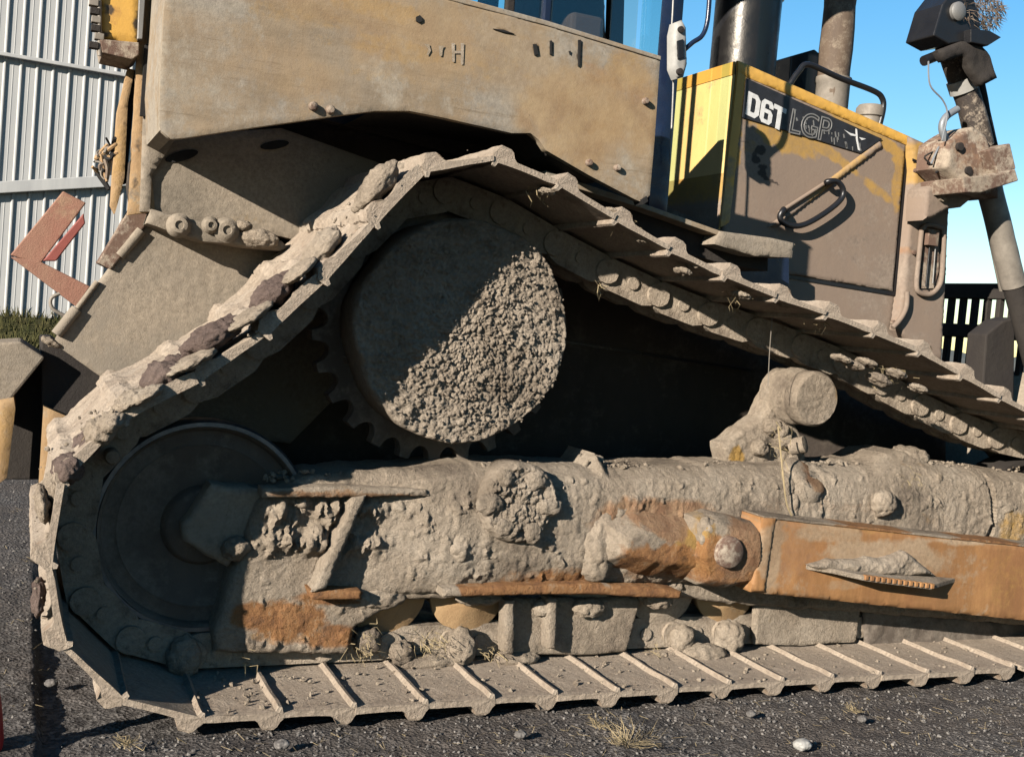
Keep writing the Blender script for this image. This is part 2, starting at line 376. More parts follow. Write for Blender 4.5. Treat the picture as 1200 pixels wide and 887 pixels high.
M_matte = plain('matte_black_rubber', (.02, .019, .018), .8, 0, .3)
M_bluebl = plain('dark_blue_black_paint', (.012, .022, .055), .3, 0, .5)
M_silver = plain('worn_silver', (.36, .35, .33), .5, .5, .5)
M_rod = plain('dusty_grey_steel', (.33, .29, .24), .65, .2, .4, .4)
M_white = plain('white_letter_film', (.8, .8, .78), .55, 0, .4, .25, .0003, 60)
M_decal = plain('black_decal_film', (.028, .028, .032), .45, 0, .5, .5, .0005, 30)
M_rimst = plain('polished_idler_rim', (.26, .27, .29), .42, .75, .5, .5)
M_grey = plain('grey_plastic', (.42, .41, .38), .6, 0, .4)
M_straw = plain('dry_straw', (.42, .33, .19), .9, 0, .2)
M_red = plain('red_plastic', (.55, .03, .03), .5, 0, .4)
M_wire = plain('wire', (.3, .32, .34), .5, .3, .4)
def pane_mat(name, tint, gl):
    g = NG(name); t = g.n('ShaderNodeBsdfTransparent'); t.inputs[0].default_value = (*tint, 1); y = g.n('ShaderNodeBsdfGlossy'); y.inputs[0].default_value = (.6, .85, .95, 1); y.inputs['Roughness'].default_value = .04
    m = g.n('ShaderNodeMixShader'); m.inputs[0].default_value = gl; g.l(t.outputs[0], m.inputs[1]); g.l(y.outputs[0], m.inputs[2]); g.l(m.outputs[0], g.out.inputs[0]); return g.m
M_glass = pane_mat('cab_glass', (.80, .93, .92), .08); M_glassw = pane_mat('warm_cab_glass', (.95, .92, .87), .06)  # warm panes are nearly clear, tinted so sun through them keeps the hood yellow
g = NG('shed_sheet'); cc = g.mix(g.ramp(g.noise(1.2, 6, .7, (3, 1, .3)), [(.35, 0.), (.7, 1.)]), (.56, .56, .54), (.44, .445, .44)); M_shed = g.fin(cc, .5, g.bump(g.noise(4, 3, .5), .002), 0, .4)
g = NG('gravel_ground')
v = g.n('ShaderNodeTexVoronoi'); v.inputs['Scale'].default_value = 85; g.l(g.co, v.inputs['Vector'])
v2 = g.n('ShaderNodeTexVoronoi'); v2.inputs['Scale'].default_value = 120; g.l(g.co, v2.inputs['Vector'])
bw = g.n('ShaderNodeRGBToBW'); g.l(v.outputs['Color'], bw.inputs[0])
gc = g.ramp(bw.outputs[0], [(.1, (.07, .064, .06)), (.5, (.15, .138, .13)), (.9, (.30, .28, .26))])
gc = g.mix(g.ramp(g.noise(1.3, 8, .7), [(.40, 0.), (.60, .8)]), gc, (.155, .132, .115))
gc = g.mix(g.ramp(g.noise(2.2, 7, .7, (1, 2.5, 1)), [(.52, 0.), (.66, .7)]), gc, (.085, .075, .072))
hh = g.math('ADD', v.outputs['Distance'], g.math('MULTIPLY', v2.outputs['Distance'], .5))
M_ground = g.fin(gc, .95, g.bump(g.noise(90, 6, .75), .006, 1, g.bump(hh, .012)), 0, .15)
g = NG('pebble'); ob = g.n('ShaderNodeTexNoise'); ob.inputs['Scale'].default_value = 60; g.l(g.co, ob.inputs['Vector'])
M_peb = g.fin(g.ramp(ob.outputs['Fac'], [(.3, (.09, .083, .078)), (.5, (.18, .167, .155)), (.7, (.34, .315, .285))]), .9, g.bump(g.noise(200, 4, .6), .001), 0, .2)
g = NG('rough_grass'); M_grass = g.fin(g.ramp(g.noise(5, 8, .75), [(.35, (.05, .06, .02)), (.55, (.12, .11, .045)), (.7, (.2, .165, .08))]), .95, g.bump(g.noise(40, 6, .7), .03), 0, .1)
g = NG('distant_hill'); M_hill = g.fin(g.ramp(g.noise(.05, 6, .6), [(.35, (.14, .16, .15)), (.7, (.22, .22, .2))]), 1., None, 0, .1)

# ------------------------------------------------------------ ground, shed, hills
def sm(x): x = np.clip(x, 0, 1); return x*x*(3-2*x)
def gh(x, y):
    p = np.c_[x, y, np.zeros(len(x))]
    h = .012*fbm(p, 3, 4, 1)+.007*fbm(p, 18, 4, 2)
    near = np.exp(-((np.abs(y-.4)/1.6)**4))*(x > -1.6)
    h = h-.058*near*np.where(x > .1, 1, .5)
    bank = sm((y-4.5)/9)*.30+sm((y-12.6)/2.2)*.28
    far = sm((y-30)/60)
    return h+(bank)*(1-far)*np.where(x < 25, 1, .2)+far*.2
def axis_(a, b, d, lim, g_=1.16):
    c = list(np.arange(a, b, d)); s = d; q = b
    while q < lim: s *= g_; c.append(q); q += s
    c.append(lim); s = d; q = a-d
    while q > -lim: s *= g_; c.insert(0, q); q -= s
    c.insert(0, -lim); return np.array(c)
gxs = axis_(-1.2, 4.4, .017, 900, 1.14); gys = axis_(-1.2, .7, .016, 900, 1.12)
X, Y = np.meshgrid(gxs, gys); Z = gh(X.ravel(), Y.ravel())
nr = (np.abs(X.ravel()) < 5) & (np.abs(Y.ravel()) < 3)
pp = np.c_[X.ravel(), Y.ravel(), np.zeros(X.size)]
Z = Z+nr*(.008*(lumps(pp, 22, 4)-.4)+.006*(lumps(pp, 45, 9)-.4))
V = np.c_[X.ravel(), Y.ravel(), Z]; nx = len(gxs)
Fc = [(j*nx+i, j*nx+i+1, (j+1)*nx+i+1, (j+1)*nx+i) for j in range(len(gys)-1) for i in range(nx-1)]
obj('ground', V, Fc, M_ground, kind='structure')
pts = []
for _ in range(15000):
    x = random.uniform(-1.2, 4.5); y = random.uniform(-1.3, .05) if x > .1 else random.uniform(-1.3, 4.5); pts.append((x, y))
pa = np.array(pts); zz = gh(pa[:,0], pa[:,1])
crumbs('gravel', [(a, b, c+.002) for (a, b), c in zip(pts, zz)], .0015, .0065, M_peb, None, 3, .7, kind='stuff')
for i, (x, y, s) in enumerate([(940, 872, .022), (880, 836, .012), (610, 860, .014), (330, 872, .016), (1010, 842, .012), (60, 800, .014)]):
    d = ray(x, y); t = (-EYE-.03)/d.z; p = CAM+d*t
    o = clod('stone', (0, 0, 0), (s*1.3, s, s*.8), M_peb if i else M_grey, None, 40+i, .3); o.location = p
    tag(o, ['pale round stone on the dark gravel below the track', 'small grey stone near the track shoe ends under the push arm', 'small stone just below the middle of the track', 'grey stone in front of the rear track shoes', 'small stone near the right end of the track', 'small stone on the gravel left of the rear idler'][i], 'stone')
# grass bank strip in front of the shed
V = []; Fc = []; gx = np.arange(-26, 12, .25); gy = np.arange(10.2, 15.3, .25)
for b in gy:
    for a in gx: V.append((a, b, 0))
V = np.array(V); V[:, 2] = gh(V[:,0], V[:,1])+.03+.05*fbm(V, 1.2, 4, 5)-.25*np.clip((11.4+.6*fbm(V*np.array([1,0,0]), .7, 3, 2)-V[:,1]), 0, 1)
n = len(gx); Fc = [(j*n+i, j*n+i+1, (j+1)*n+i+1, (j+1)*n+i) for j in range(len(gy)-1) for i in range(n-1)]
obj('grass_bank', V, Fc, M_grass, kind='structure')
V = []; Fc = []
for _ in range(9000):
    x = random.uniform(-12, 4); y = random.uniform(11.6, 15); z = float(gh(np.array([x]), np.array([y]))[0])+.02; h = random.uniform(.05, .2); a = random.uniform(0, 6.3); b = len(V)
    V += [(x, y, z), (x+.03*math.cos(a), y+.03*math.sin(a), z), (x+random.uniform(-.08, .08), y+random.uniform(-.08, .08), z+h)]; Fc.append((b, b+1, b+2))
obj('grass', V, Fc, M_grass, kind='stuff', smooth=False)
# hills
V = []; Fc = []
for k, a in enumerate(np.linspace(-30, 110, 90)):
    d = Vector((math.sin(R_(a)), math.cos(R_(a)), 0)); h = 9+6*math.sin(a*.13)+3*math.sin(a*.5)+2.5*math.sin(a*1.3)
    V += [tuple(d*430+Vector((0,0,-3))), tuple(d*500+Vector((0,0,h))), tuple(d*640+Vector((0,0,h*.7)))]
    if k: b = (k-1)*3; Fc += [(b, b+3, b+4, b+1), (b+1, b+4, b+5, b+2)]
obj('hills', V, Fc, M_hill, kind='structure')
# shed
shed = empty('metal_shed', (-6, 15, 0), 'white ribbed metal shed standing behind the bulldozer at the left', 'shed')
pw = .215; x = -22.0; panel = None; XE = 4.5
def sheet(z0, z1):
    V = []; Fc = []; pr = [(0, 0), (.022, -.03), (.038, -.03), (.06, 0), (.13, 0), (.134, -.004), (.142, -.004), (.146, 0), (pw-.002, 0)]
    for a, b in pr: V += [(a, b, z0), (a, b, z1)]
    for i in range(len(pr)-1): Fc.append((2*i, 2*i+2, 2*i+3, 2*i+1))
    n0 = len(V); V += [(0, .03, z0), (pw-.002, .03, z0), (pw-.002, .03, z1), (0, .03, z1)]; Fc.append((n0, n0+3, n0+2, n0+1))
    return V, Fc
pmesh = None
while x < XE:
    if pmesh is None:
        Vv, Ff = sheet(.4, 8.); o = obj('siding_panel', Vv, Ff, M_shed, None, False); pmesh = o.data
    else: o = bpy.data.objects.new('siding_panel', pmesh); COL.objects.link(o)
    o.location = (x, 15, 0); setpar(o, shed); x += pw
def trimbar(a, b, h, t):
    A = P(a[0], a[1], 14.92); B = P(b[0], b[1], 14.92); d = (B-A); A = A-d*3; B = B+d*.9
    return prism('trim', [(A.x, A.z), (B.x, B.z), (B.x, B.z-h), (A.x, A.z-h)], 14.92-t, 14.955, M_shed, None, .01, True)
setpar(trimbar((0, 61), (145, 86), .055, .05), shed); setpar(trimbar((0, 213), (110, 207), .17, .05), shed)
setpar(box('frame_wall', (-22, 15.04, .3), (XE, 27, 9.), M_shed, None, .01), shed)
setpar(prism('roof', [(-22.4, 9.02), (XE+.4, 9.02), (XE+.4, 9.3), (-22.4, 9.3)], 14.5, 27.5, M_shed, None, .01, True), shed)
setpar(box('base_strip', (-22, 14.9, .3), (XE, 15.0, .56), M_rod, None, .01), shed)

# ============================================================ BULLDOZER
DZ = empty('bulldozer', (0, 0, 0), 'muddy yellow crawler bulldozer standing on dark gravel, seen close from its side', 'bulldozer')
# ---- track path (outer end of the shoe plates, x/z)
ctrl = [(3.435, 0.01), (2.402, 0.011), (1.489, 0.009), (0.709, 0.005), (0.486, 0.005), (0.324, 0.045), (0.197, 0.139), (0.115, 0.259), (0.091, 0.356), (0.099, 0.444), (0.1, 0.541), (0.112, 0.629), (0.172, 0.721), (0.259, 0.804), (0.474, 0.931), (0.622, 1.063), (0.775, 1.24), (0.885, 1.391), (0.982, 1.514), (1.089, 1.582), (1.201, 1.581), (1.322, 1.555), (1.443, 1.526), (1.596, 1.459), (1.884, 1.357), (2.101, 1.303), (2.234, 1.273), (2.475, 1.23), (2.831, 1.145), (3.071, 1.06), (3.342, 0.965), (3.7, 0.88), (3.93, 0.865), (4.12, 0.77), (4.25, 0.62), (4.28, 0.44), (4.23, 0.26), (4.1, 0.11), (3.92, 0.03), (3.7, 0.012), (3.435, 0.01)]
dense = []
for (a, b), (c, d) in zip(ctrl[:-1], ctrl[1:]):
    n = max(2, int(math.hypot(c-a, d-b)/.002))
    dense += [(a+(c-a)*k/n, b+(d-b)*k/n) for k in range(n)]
dense = np.array(dense)
PITCH = .2098; joints = [dense[0]]; i = 0
while True:
    j = i+1
    while j < len(dense) and np.linalg.norm(dense[j]-joints[-1]) < PITCH: j += 1
    if j >= len(dense): break
    joints.append(dense[j]); i = j
joints.append(dense[0])
if np.linalg.norm(joints[-1]-joints[-2]) < PITCH*.7: joints.pop(-2)
SW = .915
def shoe_mesh(seed, mudin, mudout):
    prof = []   # (t, n) n outward; closed loop, inner side first
    L = PITCH
    inner = [(-.010, -.002), (-.007, -.015), (.003, -.017), (.010, -.003), (.05, -.002), (.09, -.002), (.13, -.002), (.17, -.002), (L-.006, -.002)]
    outer = [(L-.004, .012), (.17, .012), (.13, .012), (.095, .013), (.066, .014), (.056, .020), (.047, .036), (.041, .046), (.010, .047), (.004, .035), (-.004, .020), (-.012, .012)]
    if mudout > .01: outer = [(t, n if n < .02 else .02+(n-.02)*.45) for t, n in outer]
    prof = inner+outer; k = len(prof); ny = 42 if mudout < .01 else 96; V = []
    ys = [SW*(q/(ny-1)) for q in range(ny)]
    for y in ys:
        for t, n in prof: V.append((t, y, n))
    V = np.array(V, float); inn = np.tile(np.array([1]*len(inner)+[0]*len(outer)), ny)
    a = fbm(V, 14, 4, seed); b = fbm(V, 40, 3, seed+4)
    q = np.clip(a+.25, 0, 1)
    V[:, 2] += np.where(inn == 1, -(mudin*q*.6+.001*b), mudout*(q+.12*lumps(V, 26, seed))+.0012*b)
    V[:, 0] += .0012*fbm(V, 30, 3, seed+8)
    if mudout > .01: V[:, 2] += np.where(inn == 1, 0, .016*np.clip(fbm(V, 34, 5, seed+31, .65)+.05, -.1, 1)+.008*(lumps(V, 45, seed)-.3))
    e = (V[:, 1] < .001); V[e, 1] += .005*fbm(V[e], 24, 3, seed+2)+.002
    tip = (V[:, 2] > .04) & (V[:, 1] < .05); V[tip, 1] += .012
    Fc = []
    for j in range(ny-1):
        for i_ in range(k):
            p = j*k+i_; q_ = j*k+(i_+1) % k; Fc.append((p, p+k, q_+k, q_))
    Fc += [tuple(range(k)), tuple(range((ny-1)*k+k-1, (ny-1)*k-1, -1))]
    return V, Fc
shoe_src = []
for s, (mi, mo) in enumerate([(.006, .004), (.009, .006), (.004, .004), (.003, .014), (.003, .02)]):
    Vv, Ff = shoe_mesh(11*s+3, mi, mo); me = bpy.data.meshes.new('track_shoe'); me.from_pydata([tuple(v) for v in Vv], [], Ff); me.update()
    bm = bmesh.new(); bm.from_mesh(me); bmesh.ops.recalc_face_normals(bm, faces=bm.faces); bm.to_mesh(me); bm.free()
    for p_ in me.polygons: p_.use_smooth = True
    me.materials.append(M_shoe); shoe_src.append(me)
# link: rail with pin bosses, local frame of the shoe
def link_mesh():
    V = []; Fc = []
    def add(v, f):
        b = len(V); V.extend(v); Fc.extend([tuple(i+b for i in q) for q in f])
    def pr(o, y0, y1):
        n = len(o); v = [(a, y0, b) for a, b in o]+[(a, y1, b) for a, b in o]
        f = [tuple(range(n)), tuple(range(2*n-1, n-1, -1))]+[((i+1) % n, i, i+n, (i+1) % n+n) for i in range(n)]; add(v, f)
    L = PITCH
    rail = [(.006, -.016), (L-.006, -.016), (L+.02, -.045), (L+.022, -.08), (L-.005, -.11), (L-.04, -.122), (.035, -.122), (.004, -.112), (-.02, -.085), (-.02, -.045)]
    pr(rail, .372, .412); pr(rail, .512, .552)
    for t, r, y0 in ((0., .042, .358), (L*.52, .022, .364)):
        for (ya, yb) in ((y0, y0+.03), (.545, .58)):
            o = [(t+r*math.cos(a), -.066+r*math.sin(a)) for a in np.linspace(0, 2*math.pi, 15)[:-1]]; pr(o, ya, yb)
    o = [(.034*math.cos(a), -.066+.034*math.sin(a)) for a in np.linspace(0, 2*math.pi, 13)[:-1]]; pr(o, .41, .515)
    return V, Fc
Vv, Ff = link_mesh(); lk = bpy.data.meshes.new('track_link'); lk.from_pydata(Vv, [], Ff); lk.update()
bm = bmesh.new(); bm.from_mesh(lk); bmesh.ops.recalc_face_normals(bm, faces=bm.faces)
bmesh.ops.triangulate(bm, faces=[f for f in bm.faces if len(f.verts) > 4])
bmesh.ops.subdivide_edges(bm, edges=[e for e in bm.edges if e.calc_length() > .025], cuts=2, use_grid_fill=True)
nz = np.array([tuple(v.co) for v in bm.verts]); dn = fbm(nz, 26, 4, 5)*.004
for v, d in zip(bm.verts, dn): v.co.y -= d; v.co.z -= d*.7; v.co.x += d*.4
bm.to_mesh(lk); bm.free(); lk.materials.append(M_rail)
for p_ in lk.polygons: p_.use_smooth = True
fr_ = []
for k in range(len(joints)-1):
    a = joints[k]; b = joints[k+1]; T = (b-a)/np.linalg.norm(b-a); ang = math.atan2(-T[1], T[0])
    mid = (a+b)/2; fr_.append((a, b, ang))
    heavy = (mid[0] < .98 and mid[1] > .62)
    me = shoe_src[3+k % 2] if heavy else shoe_src[(k*7) % 3]
    o = bpy.data.objects.new('track_shoe', me); COL.objects.link(o); o.parent = DZ; es = o.modifiers.new('split', 'EDGE_SPLIT'); es.split_angle = R_(32)
    o.location = (a[0], random.uniform(-.006, .006), a[1]); o.rotation_euler = (0, ang, 0)
    o = bpy.data.objects.new('track_link', lk); COL.objects.link(o); o.parent = DZ; es = o.modifiers.new('split', 'EDGE_SPLIT'); es.split_angle = R_(34)
    o.location = (a[0], 0, a[1]); o.rotation_euler = (0, ang, 0)

# ---- mud stuck on the rear shoes and crumbs
def along(x0, z0, x1, z1): pass
k = 0
for px, py, s_ in [(752, 280, .03), (738, 268, .025), (800, 318, .022), (812, 312, .02), (868, 346, .022), (918, 356, .02), (1000, 428, .03), (1030, 445, .04), (1050, 438, .03), (985, 420, .025), (1015, 425, .03), (640, 225, .02), (1075, 455, .03), (715, 248, .018), (670, 232, .02)]:
    clod('mud_clump', P(px, py, .06), (s_*1.2, .04, s_*.42), M_mud, DZ, int(px), .5, 2.2, .35)
for px, py, Yc, sx, sz, rot in [(318, 345, .10, .085, .045, .75), (335, 332, .22, .06, .04, .7), (250, 393, .08, .10, .045, .6), (232, 405, .2, .06, .04, .5), (190, 440, .07, .065, .05, .5), (205, 432, .2, .05, .045, .5),
        (118, 505, .05, .05, .045, .9), (102, 520, .16, .05, .04, .9), (150, 470, .05, .06, .025, .7), (375, 292, .12, .10, .04, .9), (350, 318, .05, .07, .02, .8), (440, 218, .1, .11, .04, 1.0), (465, 205, .25, .09, .03, .7), (290, 372, .04, .09, .018, .65), (222, 425, .03, .09, .02, .55), (80, 548, .05, .05, .05, 1.2), (50, 590, .08, .02, .07, .2), (45, 700, .1, .02, .06, 0), (130, 495, .02, .05, .03, .8), (170, 462, .02, .06, .02, .6), (65, 572, .1, .03, .06, .3)]:
    c = P(px, py, Yc); clod('mud_clump', c, (sx*.8, .075, sz*.72), M_brown if k in (0, 1, 2, 3, 4, 5, 7, 15, 17) else M_mud, DZ, 60+k, .5, 2.0, -rot); k += 1
cp = []
for _ in range(900):
    t = random.random(); i = int(t*(len(fr_)-1)); a, b, ang = fr_[i]
    if not (a[0] < 1.05 and a[1] > .1): continue
    u = random.random(); n = random.uniform(.01, .05); q = a+(b-a)*u; nrm = np.array([math.sin(ang), math.cos(ang)])
    q = q+nrm*n; cp.append((q[0], random.uniform(-.01, .4), q[1]))
for _ in range(420):
    x = random.uniform(.45, 3.5); cp.append((x, random.uniform(.0, .34), .012+random.uniform(0, .006)))
crumbs('mud_crumbs', cp, .002, .010, M_mud, DZ, 9)

# ---- sprocket
hc = P(545, 388, .25); SX, SZ = hc.x, hc.z
def gear():
    n = 26; V = []; m = 20
    pr = []
    for i_ in range(n):
        for j_ in range(m):
            a = 2*math.pi*(i_+j_/m)/n; u = j_/m
            r = .436-.05*math.sqrt(max(0, 1-((u-.5)/.34)**2))
            pr.append((r*math.sin(a), r*math.cos(a)))
    N_ = len(pr); V = [(SX+a, .43, SZ+b) for a, b in pr]+[(SX+a, .49, SZ+b) for a, b in pr]
    V += [(SX+a*.8, .43, SZ+b*.8) for a, b in pr]+[(SX+a*.74, .40, SZ+b*.74) for a, b in pr]
    Fc = [((i_+1) % N_, i_, i_+N_, (i_+1) % N_+N_) for i_ in range(N_)]
    Fc += [(i_, (i_+1) % N_, (i_+1) % N_+2*N_, i_+2*N_) for i_ in range(N_)]+[(i_+2*N_, (i_+1) % N_+2*N_, (i_+1) % N_+3*N_, i_+3*N_) for i_ in range(N_)]
    Fc += [tuple(range(2*N_-1, N_-1, -1))]
    return V, Fc
Vv, Ff = gear(); sp = obj('sprocket', Vv, Ff, M_gear, DZ, False, bevel=.003)
prof = [(.343, -.24), (.346, -.12), (.348, -.04), (.348, -.015), (.345, -.004)]+[(r, .004+.012*(1-(r/.36)**2)) for r in np.linspace(.34, 0, 96)]
hb = lathe('hub_cover', (SX, .25, SZ), prof, M_hub, DZ, 380,   .007, 9, .012, 34, seed=5, split=180, ramp=.02)
nv = np.array([tuple(v.co) for v in hb.data.vertices]); fr = nv[:, 1] < .255
nv[:, 1] -= fr*(.012*(lumps(nv, 85, 3)-.4)+.007*(lumps(nv, 150, 4)-.4)+.014*np.clip(fbm(nv, 24, 5, 7, .65), -.2, 1)); hb.data.vertices.foreach_set('co', nv.ravel())
cp = []
for _ in range(700):
    a = random.uniform(0, 6.28); r = .34*math.sqrt(random.random()); cp.append((SX+r*math.cos(a), .23-.004*random.random(), SZ+r*math.sin(a)))
crumbs('mud_crumbs', cp, .002, .008, M_hub, DZ, 19, .8)

# ---- rear idler
lathe('idler', (.523, .375, .443), [(.312, -.15), (.318, -.06), (.318, -.01), (.312, .0), (.300, 0), (.298, -.07)], M_rimst, DZ, 96, split=40)
lathe('idler_disc', (.523, .375, .443), [(.2995, -.06), (.2995, .001), (.292, -.006), (.286, -.03), (.25, -.034), (.243, -.03), (.236, -.034), (.12, -.045), (.11, -.02), (.1, -.012), (0, -.01)], M_gear, DZ, 96, .004, 16, split=40)
slab('idler_bracket', [(213, 614), (248, 568), (312, 574), (292, 632), (268, 664), (240, 650), (216, 634)], .325, .44, M_body, DZ, .012, lambda x, z: .008*fbm(np.c_[x, x*0, z], 20, 4, 4), .01, .006)
clod('mud_clump', P(277, 642, .31), (.04, .04, .035), M_mud, DZ, 31, .5)
lathe('pin_boss', P(132, 536, .3), [(.02, -.1), (.022, -.01), (.018, .0), (0, .004)], M_rail, DZ, 20, .003, 30)
lathe('front_idler', (3.85, .375, .44), [(.31, -.15), (.31, 0), (.29, 0), (.28, -.03), (.1, -.03), (.1, .0), (0, 0)], M_dark, DZ, 48)

# ---- roller frame
zA = P(600, 615, .3); zB = P(1100, 605, .3); xl = P(430, 600, .3).x; lc = P(375, 615, .28); sm_ = [(P(1140, 600, .3).x, .02), (P(945, 600, .3).x, .008)]
def fdisp(x, z):
    q = np.c_[x, x*0+.3, z]
    k = 1/(1+np.exp(-(x-xl-.12)*14))
    zz = (z-(zA.z+(zB.z-zA.z)*(x-zA.x)/(zB.x-zA.x)))/.21
    b = .085*np.sqrt(np.clip(1-zz**2, 0, 1))*k
    n = .006*fbm(q, 5, 4, 2)+.0035*(lumps(q, 80, 3)-.4)+.0035*fbm(q, 45, 4, 77, .7)
    cr_ = fbm(q, 11, 6, 41, .62); n = n+.004*np.clip((cr_-.12)*12, 0, 1)+.008*np.clip((fbm(q, 19, 5, 57, .6)-.26)*9, 0, 1)
    # thick dripping clods on the left quarter under the ledge
    l = np.exp(-((x-lc.x)/.19)**4-((z-lc.z)/.09)**4)
    qq = np.c_[x*44, x*0, z*17]
    n2 = .06*np.clip(fbm(qq, 1., 4, 8)*1.6+.3, 0, 1)+.016*lumps(np.c_[x, x*0, z], 40, 5)
    vv = .012*np.clip(fbm(np.c_[x*30, x*0, z*12], 1, 4, 18)+.1, 0, 1)*k*(zz < .5)
    # seams of the recoil housing
    s = 0
    for cx, d in sm_: s = s+d*(np.abs(x-cx-.02*np.cos(zz*2)) < .015)
    return b+n+l*n2+vv-s
FB = dict(rust=[(330, 726, 46, 20), (300, 722, 26, 14), (400, 745, 36, 12, .8), (640, 683, 46, 22), (620, 690, 60, 8, .9), (720, 690, 60, 6, .8), (385, 700, 40, 8, .9), (350, 745, 70, 8, .5), (740, 640, 18, 30, .5)],
          pink=[(760, 595, 60, 16, .8), (860, 610, 50, 14, .5), (960, 590, 90, 10, .3), (700, 610, 26, 20, .45)],
          yellow=[(330, 745, 60, 9, .35), (1165, 610, 14, 20, .6)])
slab('track_frame', [(300, 590), (312, 576), (350, 562), (400, 553), (470, 551), (520, 546), (560, 543), (640, 545), (690, 547), (700, 533), (712, 548), (780, 547), (850, 546), (980, 545), (1015, 543), (1040, 532), (1062, 530), (1085, 541), (1110, 545), (1220, 558), (1330, 575),
     (1330, 745), (1100, 725), (850, 708), (790, 699), (742, 696), (600, 697), (560, 703), (520, 702), (470, 704), (440, 722), (417, 738), (410, 768), (252, 766), (250, 740), (264, 700), (286, 640)], .30, .52, M_frame, DZ, .0068, fdisp, .02, .010, FB, seed=3, soft=.6)
slab('frame_ledge', [(308, 573), (400, 570), (500, 574), (504, 581), (400, 583), (308, 583)], .235, .31, M_frame, DZ, .01, lambda x, z: .003*fbm(np.c_[x, x*0, z], 20, 4, 1), .006, .003, dict(rust=[(400, 580, 90, 5, .6)]), seed=5)
slab('gusset', [(414, 584), (430, 580), (382, 690), (366, 694)], .225, .31, M_frame, DZ, .008, None, .006, .005, seed=6)
slab('frame_lip', [(362, 691), (424, 693), (424, 703), (366, 703)], .235, .31, M_frame, DZ, .008, None, .006, .003, dict(rust=[(390, 698, 60, 20, 1)]), seed=7)
slab('frame_lip', [(520, 690), (600, 686), (690, 684), (780, 690), (800, 694), (798, 702), (690, 697), (600, 698), (520, 700)], .20, .33, M_frame, DZ, .008, lambda x, z: .003*fbm(np.c_[x, x*0, z], 20, 4, 1), .008, .004, dict(rust=[(640, 690, 90, 14, 1), (740, 694, 60, 10, .8)]), seed=8)
slab('roller_guard', [(598, 702), (752, 700), (735, 764), (690, 768), (598, 767)], .325, .345, M_frame, DZ, .009, lambda x, z: .010*np.clip(fbm(np.c_[x, x*0, z], 14, 5, 12)+.1, 0, 1)+.004*lumps(np.c_[x, x*0, z], 50, 3), .006, .004, seed=9)
for a in ([(593, 704), (604, 704), (602, 766), (592, 766)], [(643, 702), (654, 702), (652, 760), (642, 760)]):
    slab('guard_rib', a, .27, .33, M_frame, DZ, .008, None, .005, .004, seed=a[0][0])
slab('roller_guard', [(886, 700), (1010, 712), (1004, 752), (940, 757), (884, 755)], .335, .356, M_frame, DZ, .01, lambda x, z: .006*fbm(np.c_[x, x*0, z], 14, 5, 15), .006, .004, seed=10)
slab('roller_guard', [(1012, 712), (1330, 745), (1330, 800), (1015, 762)], .345, .356, M_gear, DZ, .012, lambda x, z: .02*np.clip(fbm(np.c_[x, x*0, z], 13, 5, 15), 0, 1), .006, .004, seed=11)  # darker steel paints in the shade below the push arm
for px in (452, 548, 690, 775, 850, 960, 1050, 1130):
    c = P(px, 715, .37); c.z = .235
    lathe('track_roller', c, [(.105, -.2), (.105, -.03), (.13, -.025), (.132, -.006), (.12, .0), (.07, .012), (.045, .03), (0, .034)], M_peel if px in (548, 850, 452) else M_rail, DZ, 40, .004, 22, seed=px)
for px, py, Yc, s in [(470, 765, .34, (.04, .035, .04)), (540, 758, .33, (.05, .04, .06)), (800, 748, .34, (.045, .035, .05)), (855, 745, .33, (.055, .045, .06)), (430, 750, .35, (.045, .04, .045)), (560, 700, .32, (.08, .04, .022)), (640, 712, .31, (.05, .03, .03)), (690, 712, .31, (.06, .03, .03)), (770, 700, .3, (.06, .05, .035)), (825, 765, .3, (.09, .05, .03)), (605, 770, .33, (.08, .05, .02)), (505, 775, .34, (.12, .04, .025)), (445, 700, .31, (.08, .03, .035)), (215, 770, .36, (.05, .04, .06)), (700, 545, .38, (.03, .03, .035)), (1062, 538, .36, (.10, .06, .05)), (1010, 548, .38, (.08, .05, .03)), (540, 640, .24, (.045, .035, .05)), (1035, 590, .2, (.05, .04, .05))]:
    k += 1; clod('mud_clump', P(px, py, Yc), s, M_mud, DZ, 100+k, .42, 1.8)
# crumbs along the frame's top
cp = []
for _ in range(1500):
    px = random.uniform(310, 1195); py = 550+4*math.sin(px*.05) if px > 500 else 560
    p = P(px, py, random.uniform(.3, .5)); p.z += random.uniform(-.01, .02); cp.append(p)
for _ in range(0):
    px = random.uniform(320, 430); py = random.uniform(580, 660); cp.append(P(px, py, random.uniform(.255, .28)))
crumbs('mud_crumbs', cp, .003, .014, M_mud, DZ, 23)
# ---- trunnion cap with lumpy bolts
c = P(610, 590, .19)
cap = lathe('trunnion_cap', c, [(.125, -.13), (.13, -.02), (.12, 0)]+[(r, .004) for r in np.linspace(.115, 0, 44)], M_hub, DZ, 150, .010, 16, .012, 34, seed=8, split=180, ramp=.008)
nv = np.array([tuple(v.co) for v in cap.data.vertices]); fr = nv[:, 1] < .2
nv[:, 1] -= fr*(.012*(lumps(nv, 62, 3)-.4)+.02*np.clip(fbm(nv, 30, 5, 7, .65), -.3, 1)); cap.data.vertices.foreach_set('co', nv.ravel())
for k2, (dx, dy) in enumerate([(-18, -30), (18, -28), (34, 4), (14, 34), (-20, 28), (-36, 0)]):
    p = P(610+dx, 590+dy, .19); clod('cap_bolt', p, (.030+.008*(k2 % 3), .020, .028+.006*(k2 % 2)), M_hub, DZ, 300+k2, .35)
